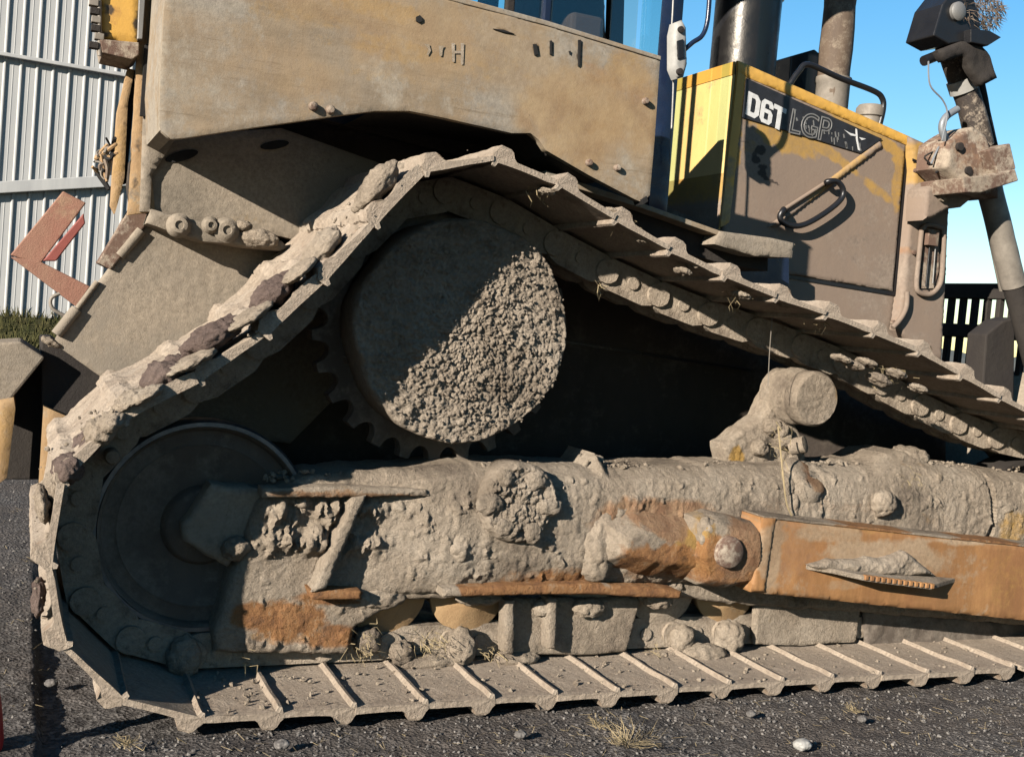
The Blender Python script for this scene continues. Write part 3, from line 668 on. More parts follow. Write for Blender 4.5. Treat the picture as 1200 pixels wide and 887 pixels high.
# ---- pivot housing, knuckle, arm
def cyld(cz, h, d, s=0, sl=0.):
    return lambda x, z: d*np.sqrt(np.clip(1-((z-cz-sl*x)/h)**2, 0, 1))+.010*fbm(np.c_[x, x*0, z], 9, 4, s)+.003*lumps(np.c_[x, x*0, z], 50, s)
cz = P(770, 638, .2).z
slab('pivot_housing', [(694, 604), (742, 588), (800, 596), (835, 600), (838, 684), (800, 682), (745, 676), (694, 662)], .23, .36, M_frame, DZ, .008, cyld(cz, .15, .10, 4), .05, .008,
     dict(rust=[(765, 655, 40, 24), (735, 650, 20, 20, .8), (800, 660, 30, 20, .9)], pink=[(760, 605, 40, 18, .8)], yellow=[(800, 640, 22, 26, .9), (815, 655, 12, 22, .9)]), seed=12)
cz2 = P(845, 645, .12).z
slab('pivot_knuckle', [(812, 606), (835, 600), (888, 612), (886, 684), (850, 690), (818, 686), (806, 650)], .15, .32, M_frame, DZ, .007, cyld(cz2, .15, .06, 6), .02, .004,
     dict(rust=[(850, 650, 40, 40, .75)], pink=[(860, 640, 30, 40, .9)], yellow=[(822, 640, 14, 30, .7)]), seed=13)
clod('mud_clump', P(828, 630, .125), (.035, .025, .075), M_mud, DZ, 410, .45, 1.6, -.2); clod('mud_clump', P(700, 640, .24), (.06, .05, .12), M_mud, DZ, 411, .4); clod('mud_clump', P(720, 600, .26), (.08, .05, .04), M_mud, DZ, 412, .4)
lathe('pivot_pin', P(857, 648, .068), [(.053, -.1), (.053, -.006), (.047, 0), (0, .001)], M_rustd, DZ, 40, .001, 20)
AB = dict(mud=[(905, 640, 12, 60, .9), (960, 625, 50, 10, .7), (1040, 655, 70, 22, .8), (985, 685, 40, 8, .5), (1000, 612, 120, 5, .7), (1150, 634, 80, 4, .8)], rust=[(925, 665, 40, 30, .45), (1150, 660, 60, 30, .35)], dark=[(1120, 660, 8, 30, .15)], yellow=[(1040, 620, 80, 8, .35), (1180, 680, 40, 30, .3)], pink=[(930, 640, 26, 40, .4)])
slab('push_arm', [(893, 606), (1210, 641), (1420, 664), (1420, 754), (1210, 728), (880, 694), (888, 640)], .10, .31, M_orange, DZ, .014, lambda x, z: .0025*fbm(np.c_[x, x*0, z], 5, 4, 2), .008, .0015, AB, seed=14, soft=.5)
slab('arm_end_plate', [(896, 607), (910, 608), (897, 694), (881, 693)], .092, .12, M_orange, DZ, .01, None, .005, .002, dict(mud=[(900, 640, 12, 40, .7)]), seed=15)
slab('arm_top_edge', [(896, 604.5), (1210, 639), (1420, 662), (1420, 664.5), (1210, 641.5), (896, 607)], .098, .305, M_frame, DZ, .01, None, .002, .002, dict(rust=[(1000, 620, 60, 8, .8), (1160, 635, 50, 8, .9)]), seed=16)
a = P(944, 664, .10); b = P(1119, 680, .10); c1 = P(1092, 688, .015); d1 = P(1015, 678, .015); e1 = P(975, 669, .06)
V = []; th = Vector((0, 0, .018))
top = [a, e1, d1, c1, b]
V = [tuple(p+th*.5) for p in top]+[tuple(p-th*.5) for p in top]; n = 5
obj('arm_step', V, [tuple(range(n)), tuple(range(2*n-1, n-1, -1))]+[((i+1) % n, i, i+n, (i+1) % n+n) for i in range(n)], M_frame, DZ, False, bevel=.003)
for i in range(13):
    t = i/12; p = d1.lerp(c1, t); box('step_tooth', (p.x-.007, p.y-.006, p.z-.004), (p.x+.007, p.y+.012, p.z+.013), M_orange, DZ, .002)
slab('step_mud', [(950, 664), (975, 657), (1000, 656), (1018, 654), (1034, 656), (1050, 651), (1062, 646), (1072, 654), (1084, 664), (1098, 674), (1060, 676), (1010, 674), (958, 668)], .07, .105, M_mud, DZ, .006, lambda x, z: .02*np.clip(fbm(np.c_[x, x*0, z], 16, 5, 3)+.3, 0, 1)+.006*lumps(np.c_[x, x*0, z], 60, 2), .012, .008, seed=61)
0 and slab('step_mud', [(925, 618), (960, 612), (970, 624), (958, 640), (962, 652), (930, 648), (935, 632)], .085, .105, M_mud, DZ, .006, lambda x, z: .012*np.clip(fbm(np.c_[x, x*0, z], 22, 5, 3)+.2, 0, 1), .008, .008, seed=62)
# ---- carrier roller on its bracket
c = P(957, 468, .27)
lathe('carrier_roller', c, [(.07, -.22), (.106, -.20), (.106, -.115), (.098, -.105), (.082, -.10), (.080, -.075), (.092, -.068), (.1, -.06), (.1, -.012), (.093, -.002)]+[(r, .002) for r in np.linspace(.09, 0, 12)], M_frame, DZ, 64, .004, 20, .005, 50, seed=4, blobs=dict(yellow=[(982, 450, 6, 22, .5)], rust=[(985, 462, 6, 22, .4)]))
slab('roller_bracket', [(912, 452), (900, 470), (893, 488), (870, 505), (848, 521), (852, 546), (905, 550), (946, 548), (944, 520), (935, 500), (918, 480)], .41, .5, M_frame, DZ, .008, lambda x, z: .03*np.clip(fbm(np.c_[x, x*0, z], 12, 4, 3), 0, 1)+.01*lumps(np.c_[x, x*0, z], 40, 1), .012, .008, dict(yellow=[(862, 535, 10, 16, .9)]), seed=17)
lathe('bracket_base', P(945, 556, .27), [(.095, -.08), (.098, -.03), (.09, -.02), (.09, -.01), (.085, 0), (.06, .008), (0, .01)], M_frame, DZ, 40, .006, 20, axis=(.25, -.55, .8), blobs=dict(pink=[(955, 560, 30, 14, .8)]), seed=9)
lathe('bracket_bolt', P(945, 520, .33), [(.03, -.06), (.032, -.005), (0, 0)], M_frame, DZ, 12, .003, 20, axis=(.5, -.7, .3))
for k2, (px, py) in enumerate([(905, 500), (918, 515), (890, 524), (915, 505)]): clod('mud_clump', P(px, py, .39), (.035, .03, .03), M_mud, DZ, 440+k2, .45)

# ---- chassis between the tracks, body side panels
M_chas = surf('shaded_dusty_chassis', (.10, .082, .068), (.08, .066, .055), mudamt=.4, rough=.95, bump=.004, mudset=((.15, .125, .1), (.18, .15, .12), (.11, .09, .075)), spec=.1)  # dust browns toned down to paint in the shade between the tracks
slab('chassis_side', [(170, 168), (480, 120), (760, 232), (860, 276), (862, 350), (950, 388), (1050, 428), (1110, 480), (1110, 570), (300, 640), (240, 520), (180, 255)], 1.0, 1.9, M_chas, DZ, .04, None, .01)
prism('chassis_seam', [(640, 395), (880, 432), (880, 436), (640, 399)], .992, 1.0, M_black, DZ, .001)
slab('rear_panel', [(163, 168), (192, 160), (330, 150), (470, 200), (420, 300), (330, 277), (184, 250), (165, 245)], .86, .95, M_body, DZ, .02, None, .006, 0, dict(yellow=[(290, 255, 30, 8, .3)]), seed=20)
for px, py, rx, ry, an in ((213, 183, 20, 6, -.25), (322, 170, 17, 5, -.15)):
    prism('slot', [(px+rx*math.cos(t)*math.cos(an)-ry*math.sin(t)*math.sin(an), py+rx*math.cos(t)*math.sin(an)+ry*math.sin(t)*math.cos(an)) for t in np.linspace(0, 6.28, 17)[:-1]], .856, .87, M_matte, DZ, 0)  # thin black disc set proud, painting the hole's dark inside
slab('panel_flange', [(178, 246), (330, 282), (337, 290), (330, 294), (240, 283), (172, 262)], .80, .98, M_body, DZ, .012, lambda x, z: .006*fbm(np.c_[x, x*0, z], 18, 4, 3), .006, .004, seed=21)
for i, (px, py, r) in enumerate([(210, 264, .032), (266, 270, .033), (247, 264, .022)]):
    lathe('flange_bolt', P(px, py, .785), [(r*1.25, -.03), (r*1.25, -.006), (r, 0), (r*.8, .012), (r*.45, .014), (r*.4, .006), (0, .008)], M_body, DZ, 24, .005, 26, seed=i)
clod('mud_clump', P(305, 280, .78), (.06, .03, .028), M_mud, DZ, 460, .4); clod('mud_clump', P(285, 265, .80), (.03, .02, .018), M_mud, DZ, 461, .4)
slab('rear_plate', [(178, 252), (240, 276), (330, 290), (430, 320), (440, 420), (340, 520), (215, 500), (158, 470), (62, 402), (72, 385), (128, 314), (160, 268)], .96, .995, M_body, DZ, .013,
     lambda x, z: .004*fbm(np.c_[x, x*0, z], 3, 5, 6)+.0035*lumps(np.c_[x, x*0, z], 42, 2)*(fbm(np.c_[x, x*0, z], 2.5, 3, 9)+.4), .006, .002, dict(dark=[(148, 335, 10, 4, .35, 20), (130, 350, 6, 3, .3)]), seed=22)
tube('hinge_tube', seg(P(66, 392, .95), P(90, 362, .95), 6), .018, M_body, DZ, 12, .002); tube('hinge_tube', seg(P(140, 300, .95), P(165, 270, .95), 6), .018, M_body, DZ, 12, .002)
tube('hinge_rod', seg(P(88, 365, .95), P(114, 330, .95), 4), .009, M_body, DZ, 8)
tube('lifting_ring', smoothpath([P(80, 372, 1.0), P(62, 362, 1.0), P(60, 350, 1.0), P(70, 344, 1.0)], 6), .006, M_rod, DZ, 8)
prism('ripper_frame', [(-10, 440), (62, 415), (70, 500), (60, 562), (-10, 562)], 1.27, 1.5, M_dark, DZ, .006)
prism('underside_box', [(48, 400), (62, 400), (160, 470), (260, 520), (260, 620), (50, 560)], 1.06, 1.6, M_dark, DZ, .006)  # dark steel puts the shade below the rear plate into the colour
# rear equipment
prism('ripper_box', [(-12, 402), (24, 400), (53, 419), (18, 462), (-12, 500)], .99, 1.25, M_body, DZ, .008)
slab('ripper_post', [(-8, 470), (16, 466), (18, 480), (8, 560), (0, 566), (-14, 560)], .97, 1.2, M_peel, DZ, .02, None, .008, 0, dict(yellow=[(8, 520, 12, 50, .4)]), seed=24)
slab('drawbar_plate', [(51, 476), (92, 494), (96, 560), (70, 610), (44, 590)], 1.0, 1.06, M_peel, DZ, .02, None, .006, 0, dict(yellow=[(65, 530, 30, 60, .25)]), seed=25)
clod('mud_clump', P(60, 401, .97), (.035, .02, .012), M_mud, DZ, 470, .5, 2, .4)
# red bracket
prism('red_bracket_arm', [(74, 224), (101, 238), (47, 310), (12, 299)], 1.18, 1.30, M_redp, DZ, .004)
prism('red_bracket_arm', [(98, 250), (100, 262), (66, 306), (50, 306)], 1.14, 1.18, plain('faded_bright_red_paint', (.33, .09, .07), .7), DZ, .004)
prism('red_bracket_arm', [(12, 301), (46, 306), (106, 336), (90, 360)], 1.16, 1.28, M_redp, DZ, .004)
# rear posts and lamp housing
slab('rear_post', [(165, -40), (190, -40), (186, 60), (176, 100), (170, 140), (182, 248), (150, 252), (158, 120)], .855, .90, M_peel, DZ, .012, lambda x, z: .003*fbm(np.c_[x, x*0, z], 12, 4, 3), .004, .002, dict(dark=[(163, 170, 4, 10, .6), (172, 60, 3, 8, .5), (158, 215, 4, 6, .6), (168, 225, 3, 9, .5)]), seed=26)
slab('body_corner', [(168, 135), (186, 140), (205, 164), (178, 205), (176, 248), (164, 248)], .835, .86, M_body, DZ, .014, None, .006, .001, seed=27)
prism('dark_cavity', [(170, 52), (190, 52), (187, 138), (164, 136)], .82, .835, M_matte, DZ, .001)  # black plate stands in for the shaded inside of the opening
slab('outer_post', [(150, 80), (158, 82), (150, 120), (146, 208), (135, 250), (130, 240), (138, 130)], .95, 1.02, M_peel, DZ, .012, None, .004, .001, dict(yellow=[(140, 180, 10, 60, .4)], dark=[(146, 140, 3, 10, .5)]), seed=28)
prism('outer_post_web', [(152, 82), (160, 82), (156, 130), (148, 215), (140, 215)], 1.0, 1.06, M_dark, DZ, .002)
prism('rear_bracket', [(158, 234), (182, 238), (182, 250), (130, 316), (114, 308), (136, 272)], .94, 1.05, M_rustd, DZ, .004)
slab('yellow_housing', [(118, -30), (164, -30), (163, 44), (160, 50), (120, 46)], .82, 1.0, M_yel, DZ, .012, lambda x, z: .004*fbm(np.c_[x, x*0, z], 8, 4, 1), .006, .001, dict(dark=[(128, 12, 5, 5, .8), (160, 28, 4, 6, .9), (122, 40, 6, 4, .7)], rust=[(135, 20, 8, 12, .4)]), seed=29)
prism('housing_base', [(117, 46), (163, 50), (163, 64), (155, 70), (120, 62)], .80, 1.0, M_rustd, DZ, .003)
prism('housing_strap', [(164, -30), (172, -30), (167, 46), (161, 46)], .80, .84, M_silver, DZ, .002)
for i in range(7):
    p = P(113+random.uniform(-3, 4), -8+i*10, .8); box('lamp_bracket_clip', (p.x-.014, .8, p.z-.012), (p.x+.014, .83, p.z+.008), M_rod if i % 2 else M_dark, DZ, .002)
tube('lamp_bracket', seg(P(116, -30, .81), P(117, 66, .81), 4), .007, M_rod, DZ, 8)
for i in range(16):
    p = P(126+random.uniform(-9, 9), 188+random.uniform(-20, 22), .86)
    pts = [p+Vector((random.uniform(-.03, .03), random.uniform(-.02, .02), random.uniform(-.04, .04))) for _ in range(4)]
    tube('wire_loop', smoothpath(pts, 5), random.uniform(.003, .007), (M_peel, M_rod, M_rustd, M_matte)[i % 4], DZ, 6)

# ---- fender
def fend(x, z): return .004*fbm(np.c_[x, x*0, z], 1.6, 4, 2)+.0012*fbm(np.c_[x, x*0, z], 9, 4, 3)
FE = dict(yellow=[(430, 5, 60, 16, .5), (470, 60, 70, 14, .42), (360, 20, 70, 12, .3), (560, 75, 60, 20, .28), (740, 80, 40, 26, .45), (700, 150, 50, 14, .3), (450, 92, 90, 10, .26)],
          rust=[(715, 95, 30, 10, .4, 20), (750, 110, 22, 22, .42), (640, 135, 50, 6, .25), (735, 160, 24, 20, .3)],
          tint=[(560, 60, 140, 50, .5), (700, 130, 90, 60, .8), (430, 20, 130, 24, .6), (640, 110, 60, 40, .4), (330, 80, 60, 26, .3), (240, 30, 50, 20, .25)], dark=[(590, 36, 14, 2.2, .7, 12), (628, 58, 3, 6, .9), (646, 56, 1.8, 9, 1), (679, 62, 1.8, 15, 1), (492, 24, 4, 4, .9), (500, 57, 2.4, 6, .25), (516, 60, 2, 7, .25), (531, 58, 2.4, 9, .3), (541, 60, 2, 11, .3), (757, 119, 5, 3, .7), (633, 88, 14, 12, .22), (400, 100, 60, 5, .12), (240, 60, 60, 4, .1)])  # some dark marks paint the shaded slots and hole
slab('fender', [(198, -70), (192, 20), (188, 90), (187, 140), (190, 154), (200, 163), (214, 162), (300, 149), (400, 135), (440, 130), (480, 130), (520, 138), (600, 156), (622, 156), (632, 164), (640, 176), (690, 205), (745, 234), (753, 237), (762, 229), (768, 160), (774, 70), (640, 28), (525, -3), (420, -38), (300, -75)],
     .35, .385, M_fend, DZ, .0105, fend, .003, 0, FE, seed=30, soft=.6)
for q in ([(625, 52), (629, 52), (631, 64), (627, 65)], [(645, 48), (647, 48), (647, 64), (645, 64)], [(678, 47), (681, 47), (680, 76), (678, 78)], [(578, 34), (590, 35), (603, 40), (590, 38)], [(488, 20), (492, 18), (495, 21), (495, 25), (491, 27), (488, 25)], [(667, 60), (669, 60), (668, 64)]):
    prism('fender_slot', q, .3440, .352, M_matte, DZ, 0)  # thin black plates paint the shaded insides of the openings
M_sten = surf('faded_stencil', (.31, .24, .17), (.37, .30, .21), mudamt=.5, mudsc=12, rough=.9, bump=.001)
for q in ([(497, 52), (503, 52), (505, 60), (502, 65), (500, 65), (502, 58)], [(514, 54), (521, 54), (519, 58), (518, 66), (515, 66)], [(529, 51), (533, 51), (533, 73), (530, 73)], [(540, 51), (544, 51), (543, 76), (540, 76)], [(533, 60), (540, 60), (540, 63), (533, 63)]):
    obj('stencil_mark', [tuple(P(a_, b_, .3455)) for a_, b_ in q], [tuple(range(len(q)))], M_sten, DZ, False)
prism('fender_top_rim', [(420, -42), (525, -7), (640, 24), (775, 66), (775, 71), (640, 30), (525, 0), (420, -35)], .346, .46, M_fend, DZ, .003)
slab('fender_rear_side', [(198, -70), (210, -70), (205, 158), (190, 150), (187, 90), (192, 20)], .385, .93, M_fend, DZ, .03, None, .004)
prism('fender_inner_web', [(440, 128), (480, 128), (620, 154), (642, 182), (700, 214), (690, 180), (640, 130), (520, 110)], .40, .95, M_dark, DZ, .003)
for px, py, s in [(367, 125, .014), (387, 129, .014), (690, 191, .012), (723, 197, .012), (756, 119, .012)]:
    lathe('fender_bolt', P(px, py, .346), [(s, -.02), (s, .008), (s*.7, .014), (0, .015)], M_rustd, DZ, 8, .001, 40)
prism('pin_nub', [(752, 234), (758, 230), (760, 236), (754, 240)], .34, .4, M_matte, DZ, .001)

# ---- floor platform and step
prism('floor_edge', [(640, 200), (752, 238), (856, 275), (932, 286), (932, 290), (856, 281), (752, 244), (640, 210)], .48, .98, M_fend, DZ, .002)
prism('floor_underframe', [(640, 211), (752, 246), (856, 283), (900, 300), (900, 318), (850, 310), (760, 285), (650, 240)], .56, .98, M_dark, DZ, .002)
slab('side_step', [(846, 271), (905, 279), (932, 285), (929, 302), (885, 300), (838, 286)], .46, .62, M_body, DZ, .012, None, .005, .001, seed=31)
prism('engine_underpanel', [(862, 300), (925, 300), (925, 350), (890, 340), (862, 322)], .9, 1.0, M_bluebl, DZ, .003)

# ---- cab
def zpx(px, py, Y): return P(px, py, Y)
panes = [((528, 590), 'a'), ((596, 632), 'b'), ((642, 703), 'c'), ((712, 742), 'd'), ((748, 773), 'e')]
def quad(name, x0, x1, ytop, ybot, Y0, Y1, mat, parent, bev=.003): return prism(name, [(x0+(ytop/-250.)*-22 if False else x0, ybot), (x1, ybot), (x1+20, ytop), (x0+20, ytop)], Y0, Y1, mat, parent, bev)
for (x0, x1), k_ in panes:
    quad('cab_window', x0, x1, -220, 100, .80, .81, M_glass if k_ in 'ae' else M_glassw, DZ, 0)
for x0, x1 in ((520, 530), (588, 598), (632, 641)):
    quad('cab_window_frame', x0, x1, -220, 100, .785, .815, M_bluebl if x0 > 600 else M_dark, DZ, .006)
prism('cab_wall', [(300, -62), (525, 2), (640, 33), (779, 75), (768, 245), (640, 210), (300, 120)], .815, .86, M_dark, DZ, .004)
slab('cab_seat', [(636, -80), (655, -95), (700, -95), (712, -60), (716, 60), (736, 75), (700, 80), (640, 70)], 1.62, 2.0, M_matte, DZ, .03, None, .05)
prism('cab_door_column', [(722, -200), (738, -200), (730, 100), (712, 100)], 1.7, 1.75, M_dark, DZ, .01)
box('cab_console', (2.1, 1.5, 1.7), (2.26, 1.9, 2.5), M_dark, DZ, .02); box('cab_far_post', (1.95, 2.2, 1.7), (2.03, 2.3, 3.1), M_dark, DZ, .01); box('cab_rear_wall', (.5, .9, 1.8), (.6, 2.3, 3.0), M_dark, DZ, .02)
slab('cab_post', [(794, -220), (824, -220), (803, 0), (796, 90), (782, 262), (762, 240), (768, 160), (774, 60), (779, 0)], .745, .765, M_bluebl, DZ, .03, None, .01)
tube('post_wire', smoothpath([P(790, -60, .70), P(789, 0, .70), P(786, 60, .70), P(789, 90, .70), P(788, 130, .70), P(785, 190, .70)], 5), .004, M_silver, DZ, 8)
r = P(794, -220, .8).z
box('cab_roof', (.5, .72, r-.02), (2.45, 2.4, r+.14), M_yel, DZ, .03)
mr = P(797, 55, .62)
tube('mirror_arm', smoothpath([P(803, 58, .66), P(812, 50, .66), P(823, 42, .66), P(829, 25, .66), P(832, -10, .66), P(836, -60, .66)], 6), .009, M_bluebl, DZ, 10)
slab('mirror', [(793, 26), (801, 23), (806, 32), (807, 75), (803, 90), (795, 92), (790, 80), (790, 40)], .64, .69, M_grey, DZ, .01, None, .014)
prism('mirror_glass', [(794, 48), (801, 46), (802, 68), (795, 70)], .634, .65, M_black, DZ, .002)
for i, (px, py) in enumerate([(798, 35), (797, 84)]): lathe('mirror_knob', P(px, py, .635), [(.012, -.01), (.012, .004), (0, .006)], M_dark, DZ, 12)

# ---- hood
HB = dict(yellow=[(960, 118, 130, 9, 1, 24), (900, 88, 30, 12, 1, 24), (1060, 200, 9, 60, .75), (855, 180, 8, 70, .9)])
slab('hood', [(866, 72), (1066, 160), (1069, 176), (1052, 346), (1046, 386), (1100, 440), (1100, 520), (830, 470), (843, 268), (845, 240)], 1.05, 1.92, M_hood, DZ, .018, lambda x, z: .003*fbm(np.c_[x, x*0, z], 2, 3, 2), .012, 0, HB, seed=33, soft=.5)
a = P(866, 72, 1.05); b = P(843, 268, 1.05)
def hoodback(name, zt, zb, mat, dx): return box(name, (a.x-.012-dx, 1.056, zb), (a.x-.004-dx, 1.9, zt), mat, DZ, .001)
hoodback('hood_rear_panel', a.z-.055, b.z-.3, M_pale, .004); hoodback('hood_rear_trim', a.z-.003, a.z-.058, M_yel, .008)
lathe('hood_rear_bolt', (a.x-.012, 1.21, a.z-.035), [(.014, -.005), (.014, .006), (0, .008)], M_rustd, DZ, 10, axis=(-1, 0, 0))
def doord(x, z): return .002*fbm(np.c_[x, x*0, z], 3, 3, 5)
DB = dict(yellow=[(905, 150, 46, 16, .75, 22), (960, 170, 90, 7, .7, 24), (960, 108, 130, 12, 1, 24), (1040, 170, 22, 10, .9, 20), (1054, 200, 6, 40, .7), (858, 160, 10, 60, .95), (880, 172, 10, 9, .4), (855, 220, 12, 30, .35)],
          dark=[(890, 176, 6, 5, .95), (886, 188, 5, 4, .9), (893, 196, 5, 3, .85), (884, 183, 3, 8, .7), (892, 203, 5, 4, .9), (901, 211, 12, 1.6, .9, 14), (871, 166, 8, 1.2, .5)], pink=[(1025, 335, 22, 20, .15)])
door = slab('hood_door', [(869, 87), (1062, 170), (1047, 341), (925, 321), (848, 300), (848, 268)], 1.034, 1.05, M_hood, DZ, .009, doord, .005, 0, DB, seed=34, soft=.45)
slab('door_crease', [(1033, 164), (1036, 172), (912, 266), (900, 266)], 1.022, 1.036, M_hood, DZ, .01, None, .008, 0, dict(yellow=[(985, 205, 60, 40, .55)]), seed=35)
slab('hood_trim', [(866, 71), (1067, 160), (1068, 172), (866, 86)], 1.028, 1.05, M_yel, DZ, .012, None, .006, 0, seed=51)
slab('hood_trim', [(866, 80), (876, 90), (856, 262), (845, 266)], 1.031, 1.05, M_yel, DZ, .012, None, .004, 0, dict(mud=[(852, 240, 12, 40, .7)]), seed=52)
prism('door_gap', [(1063, 172), (1066, 173), (1050, 347), (923, 326), (923, 322), (1047, 342)], 1.044, 1.0495, M_black, DZ, 0)
prism('hood_gap', [(866, 80), (868, 80), (846, 266), (844, 266)], 1.0445, 1.049, M_black, DZ, 0)
prism('decal', [(875, 92), (1034, 163), (1009, 180), (870, 138)], 1.026, 1.034, M_decal, DZ, .001)
def lettering(name, txt, O, U, Vv_, size, mat, off=0., outline=False, Y=1.0245, th=.002):
    cu_ = bpy.data.curves.new(name, 'FONT'); cu_.body = txt; cu_.size = 1; cu_.space_character = .9
    if outline: cu_.fill_mode = 'NONE'; cu_.bevel_depth = off
    else: cu_.offset = off; cu_.extrude = .01
    t = bpy.data.objects.new(name, cu_); COL.objects.link(t); bpy.context.view_layer.update()
    me = bpy.data.meshes.new_from_object(t.evaluated_get(bpy.context.evaluated_depsgraph_get())); bpy.data.objects.remove(t)
    c = np.array([tuple(v.co) for v in me.vertices]); mn = c.min(0); mx = c.max(0)
    o_ = P(*O, Y); u = P(*U, Y)-o_; v = P(*Vv_, Y)-o_
    for vt, q in zip(me.vertices, c):
        p = o_+u*((q[0]-mn[0])/(mx[0]-mn[0]))+v*((q[1]-mn[1])/(mx[1]-mn[1])); p.y = Y-(q[2])*(.1 if not outline else .05); vt.co = p
    me.materials.clear(); me.materials.append(mat); o = bpy.data.objects.new(name, me); COL.objects.link(o); o.parent = DZ
    o.parent = dec; return o
dec = [o for o in bpy.data.objects if o.name == 'decal'][0]
GL = {'D': [(0,0),(.72,0),(1,.2),(1,.8),(.72,1),(0,1),(0,0),(.32,.2),(.32,.8),(.6,.8),(.68,.72),(.68,.28),(.6,.2),(.32,.2)],
      '6': [(.32,.62),(.8,.62),(1,.48),(1,.15),(.8,0),(.2,0),(0,.15),(0,.85),(.2,1),(.8,1),(1,.85),(1,.70),(.68,.70),(.68,.78),(.6,.84),(.4,.84),(.32,.78),(.32,.62),(.32,.45),(.32,.17),(.68,.17),(.68,.45),(.32,.45)],
      'T': [(.33,0),(.67,0),(.67,.8),(1,.8),(1,1),(0,1),(0,.8),(.33,.8)]}
o_ = P(873.5, 134, 1.0245); u_ = P(918, 155, 1.0245)-o_; v_ = P(877.5, 107, 1.0245)-o_
for ch, x0, x1 in (('D', 0, .33), ('6', .36, .67), ('T', .68, 1.)):
    q = [o_+u_*(x0+(x1-x0)*a)+v_*b for a, b in GL[ch]]
    bm = bmesh.new(); vs = [bm.verts.new(p) for p in q]
    me = bpy.data.meshes.new('letter'); from mathutils.geometry import tessellate_polygon
    loops = [q] if ch == 'T' else ([q[:6], q[7:13]] if ch == 'D' else [q[:17], q[19:22+0]+[q[21]][:0]])
    if ch == '6': loops = [q[:17], [q[18], q[19], q[20], q[21]]]
    tr = tessellate_polygon(loops); fl = [p for L_ in loops for p in L_]; bm.free()
    if me.users == 0: bpy.data.meshes.remove(me)
    n_ = len(fl); V = [tuple(p) for p in fl]+[(p[0], p[1]+.0022, p[2]) for p in fl]; Fc = [tuple(t) for t in tr]; st = 0
    for L_ in loops:
        m_ = len(L_); Fc += [(st+i, st+(i+1) % m_, st+(i+1) % m_+n_, st+i+n_) for i in range(m_)]; st += m_
    obj('letter', V, Fc, M_white, dec, False)
lettering('lettering', 'LGP', (924, 156), (972, 168), (929, 127), 1, M_silver, .022, True)
for q in ([(989, 152), (996, 156), (1003, 158), (1003, 160), (997, 159)], [(1003, 151), (1004.5, 152), (1005.5, 165), (1008, 177), (1006, 176), (1003.5, 163)], [(1007, 161), (1015, 163), (1010, 164.5)]):
    o = prism('worn_mark', q, 1.0235, 1.026, M_white, dec, 0)
for i in range(34):
    px = random.uniform(930, 1010); t = (px-875)/159; py = 92+71*t+random.uniform(12, 28); L = random.uniform(2, 8)
    q = [(px, py), (px+1, py-.4), (px+1.6+random.uniform(-1, 1), py+L), (px+.6, py+L)]
    if py+L < 140+(px-870)*.3: prism('worn_mark', q, 1.0238, 1.026, M_silver, dec, 0)
h = [(918, 246), (914, 254), (919, 262), (934, 265), (950, 260), (972, 246), (986, 233), (988, 222), (981, 213), (970, 213)]
tube('door_handle', smoothpath([P(918, 246, 1.03)]+[P(x, y, .985) for x, y in h]+[P(968, 215, 1.03)], 5), .0125, M_black, DZ, 12)
tube('door_latch_bar', seg(P(912, 250, 1.015), P(974, 210, 1.015), 6), .009, M_hood, DZ, 8)
# radiator guard in front of the hood
GB = dict(yellow=[(1083, 185, 26, 18, .95), (1078, 205, 14, 16, .7), (1085, 250, 14, 20, .3)], pink=[(1078, 300, 12, 30, .2), (1064, 294, 5, 4, .7), (1060, 350, 12, 40, .25)])
slab('radiator_guard', [(1068, 160), (1097, 173), (1101, 192), (1099, 206), (1116, 214), (1113, 255), (1110, 330), (1105, 424), (1080, 418), (1052, 386), (1058, 344), (1071, 200)], 1.0, 1.9, M_hood, DZ, .014, lambda x, z: .004*fbm(np.c_[x, x*0, z], 4, 4, 6), .012, 0, GB, seed=36, soft=.5)
prism('guard_gap', [(1070, 186), (1099, 198), (1099, 201), (1070, 189)], .994, .999, M_black, DZ, 0)
ring = [(1080, 270), (1086, 264), (1100, 266), (1106, 274), (1104, 320), (1100, 336), (1090, 345), (1078, 343), (1074, 334), (1077, 300), (1080, 270)]
tube('grab_ring', smoothpath([P(x, y, .985) for x, y in ring], 5), .012, M_hood, DZ, 10)
prism('grab_recess', [(1083, 270), (1100, 270), (1100, 318), (1094, 338), (1080, 338)], .993, .999, M_rustd, DZ, 0)
tube('latch_rod', seg(P(1091, 272, .98), P(1085, 336, .98), 3), .004, M_black, DZ, 8); tube('latch_rod', seg(P(1097, 280, .98), P(1093, 332, .98), 3), .003, M_silver, DZ, 8)
box('latch_block', tuple(P(1086, 282, .97)+Vector((0, -.01, -.02))), tuple(P(1099, 274, .97)+Vector((0, .02, .012))), M_rustd, DZ, .002)
tube('guard_hose', smoothpath([P(1063, 342, .98), P(1062, 360, .98), P(1055, 374, .98), P(1046, 384, .98)], 5), .012, M_hood, DZ, 10)
for px, py in ((1074, 200), (1073, 232), (1071, 296), (1047, 378)): lathe('guard_bolt', P(px, py, .996), [(.011, -.01), (.011, .006), (0, .008)], M_rustd, DZ, 8)
slab('cylinder_bracket', [(1086, 222), (1100, 212), (1130, 211), (1141, 219), (1141, 232), (1128, 243), (1112, 245), (1096, 255), (1084, 258)], .88, 1.0, M_hood, DZ, .012, lambda x, z: .006*fbm(np.c_[x, x*0, z], 7, 4, 6), .014, .001, dict(pink=[(1125, 230, 20, 16, .3)], mud=[(1100, 225, 20, 12, .5)]), seed=37)
lathe('bracket_pin', P(1105, 231, .872), [(.02, -.01), (.02, .006), (0, .008)], M_rustd, DZ, 16); lathe('bracket_pin', P(1122, 218, .872), [(.014, -.01), (.014, .006), (0, .008)], M_rustd, DZ, 16)

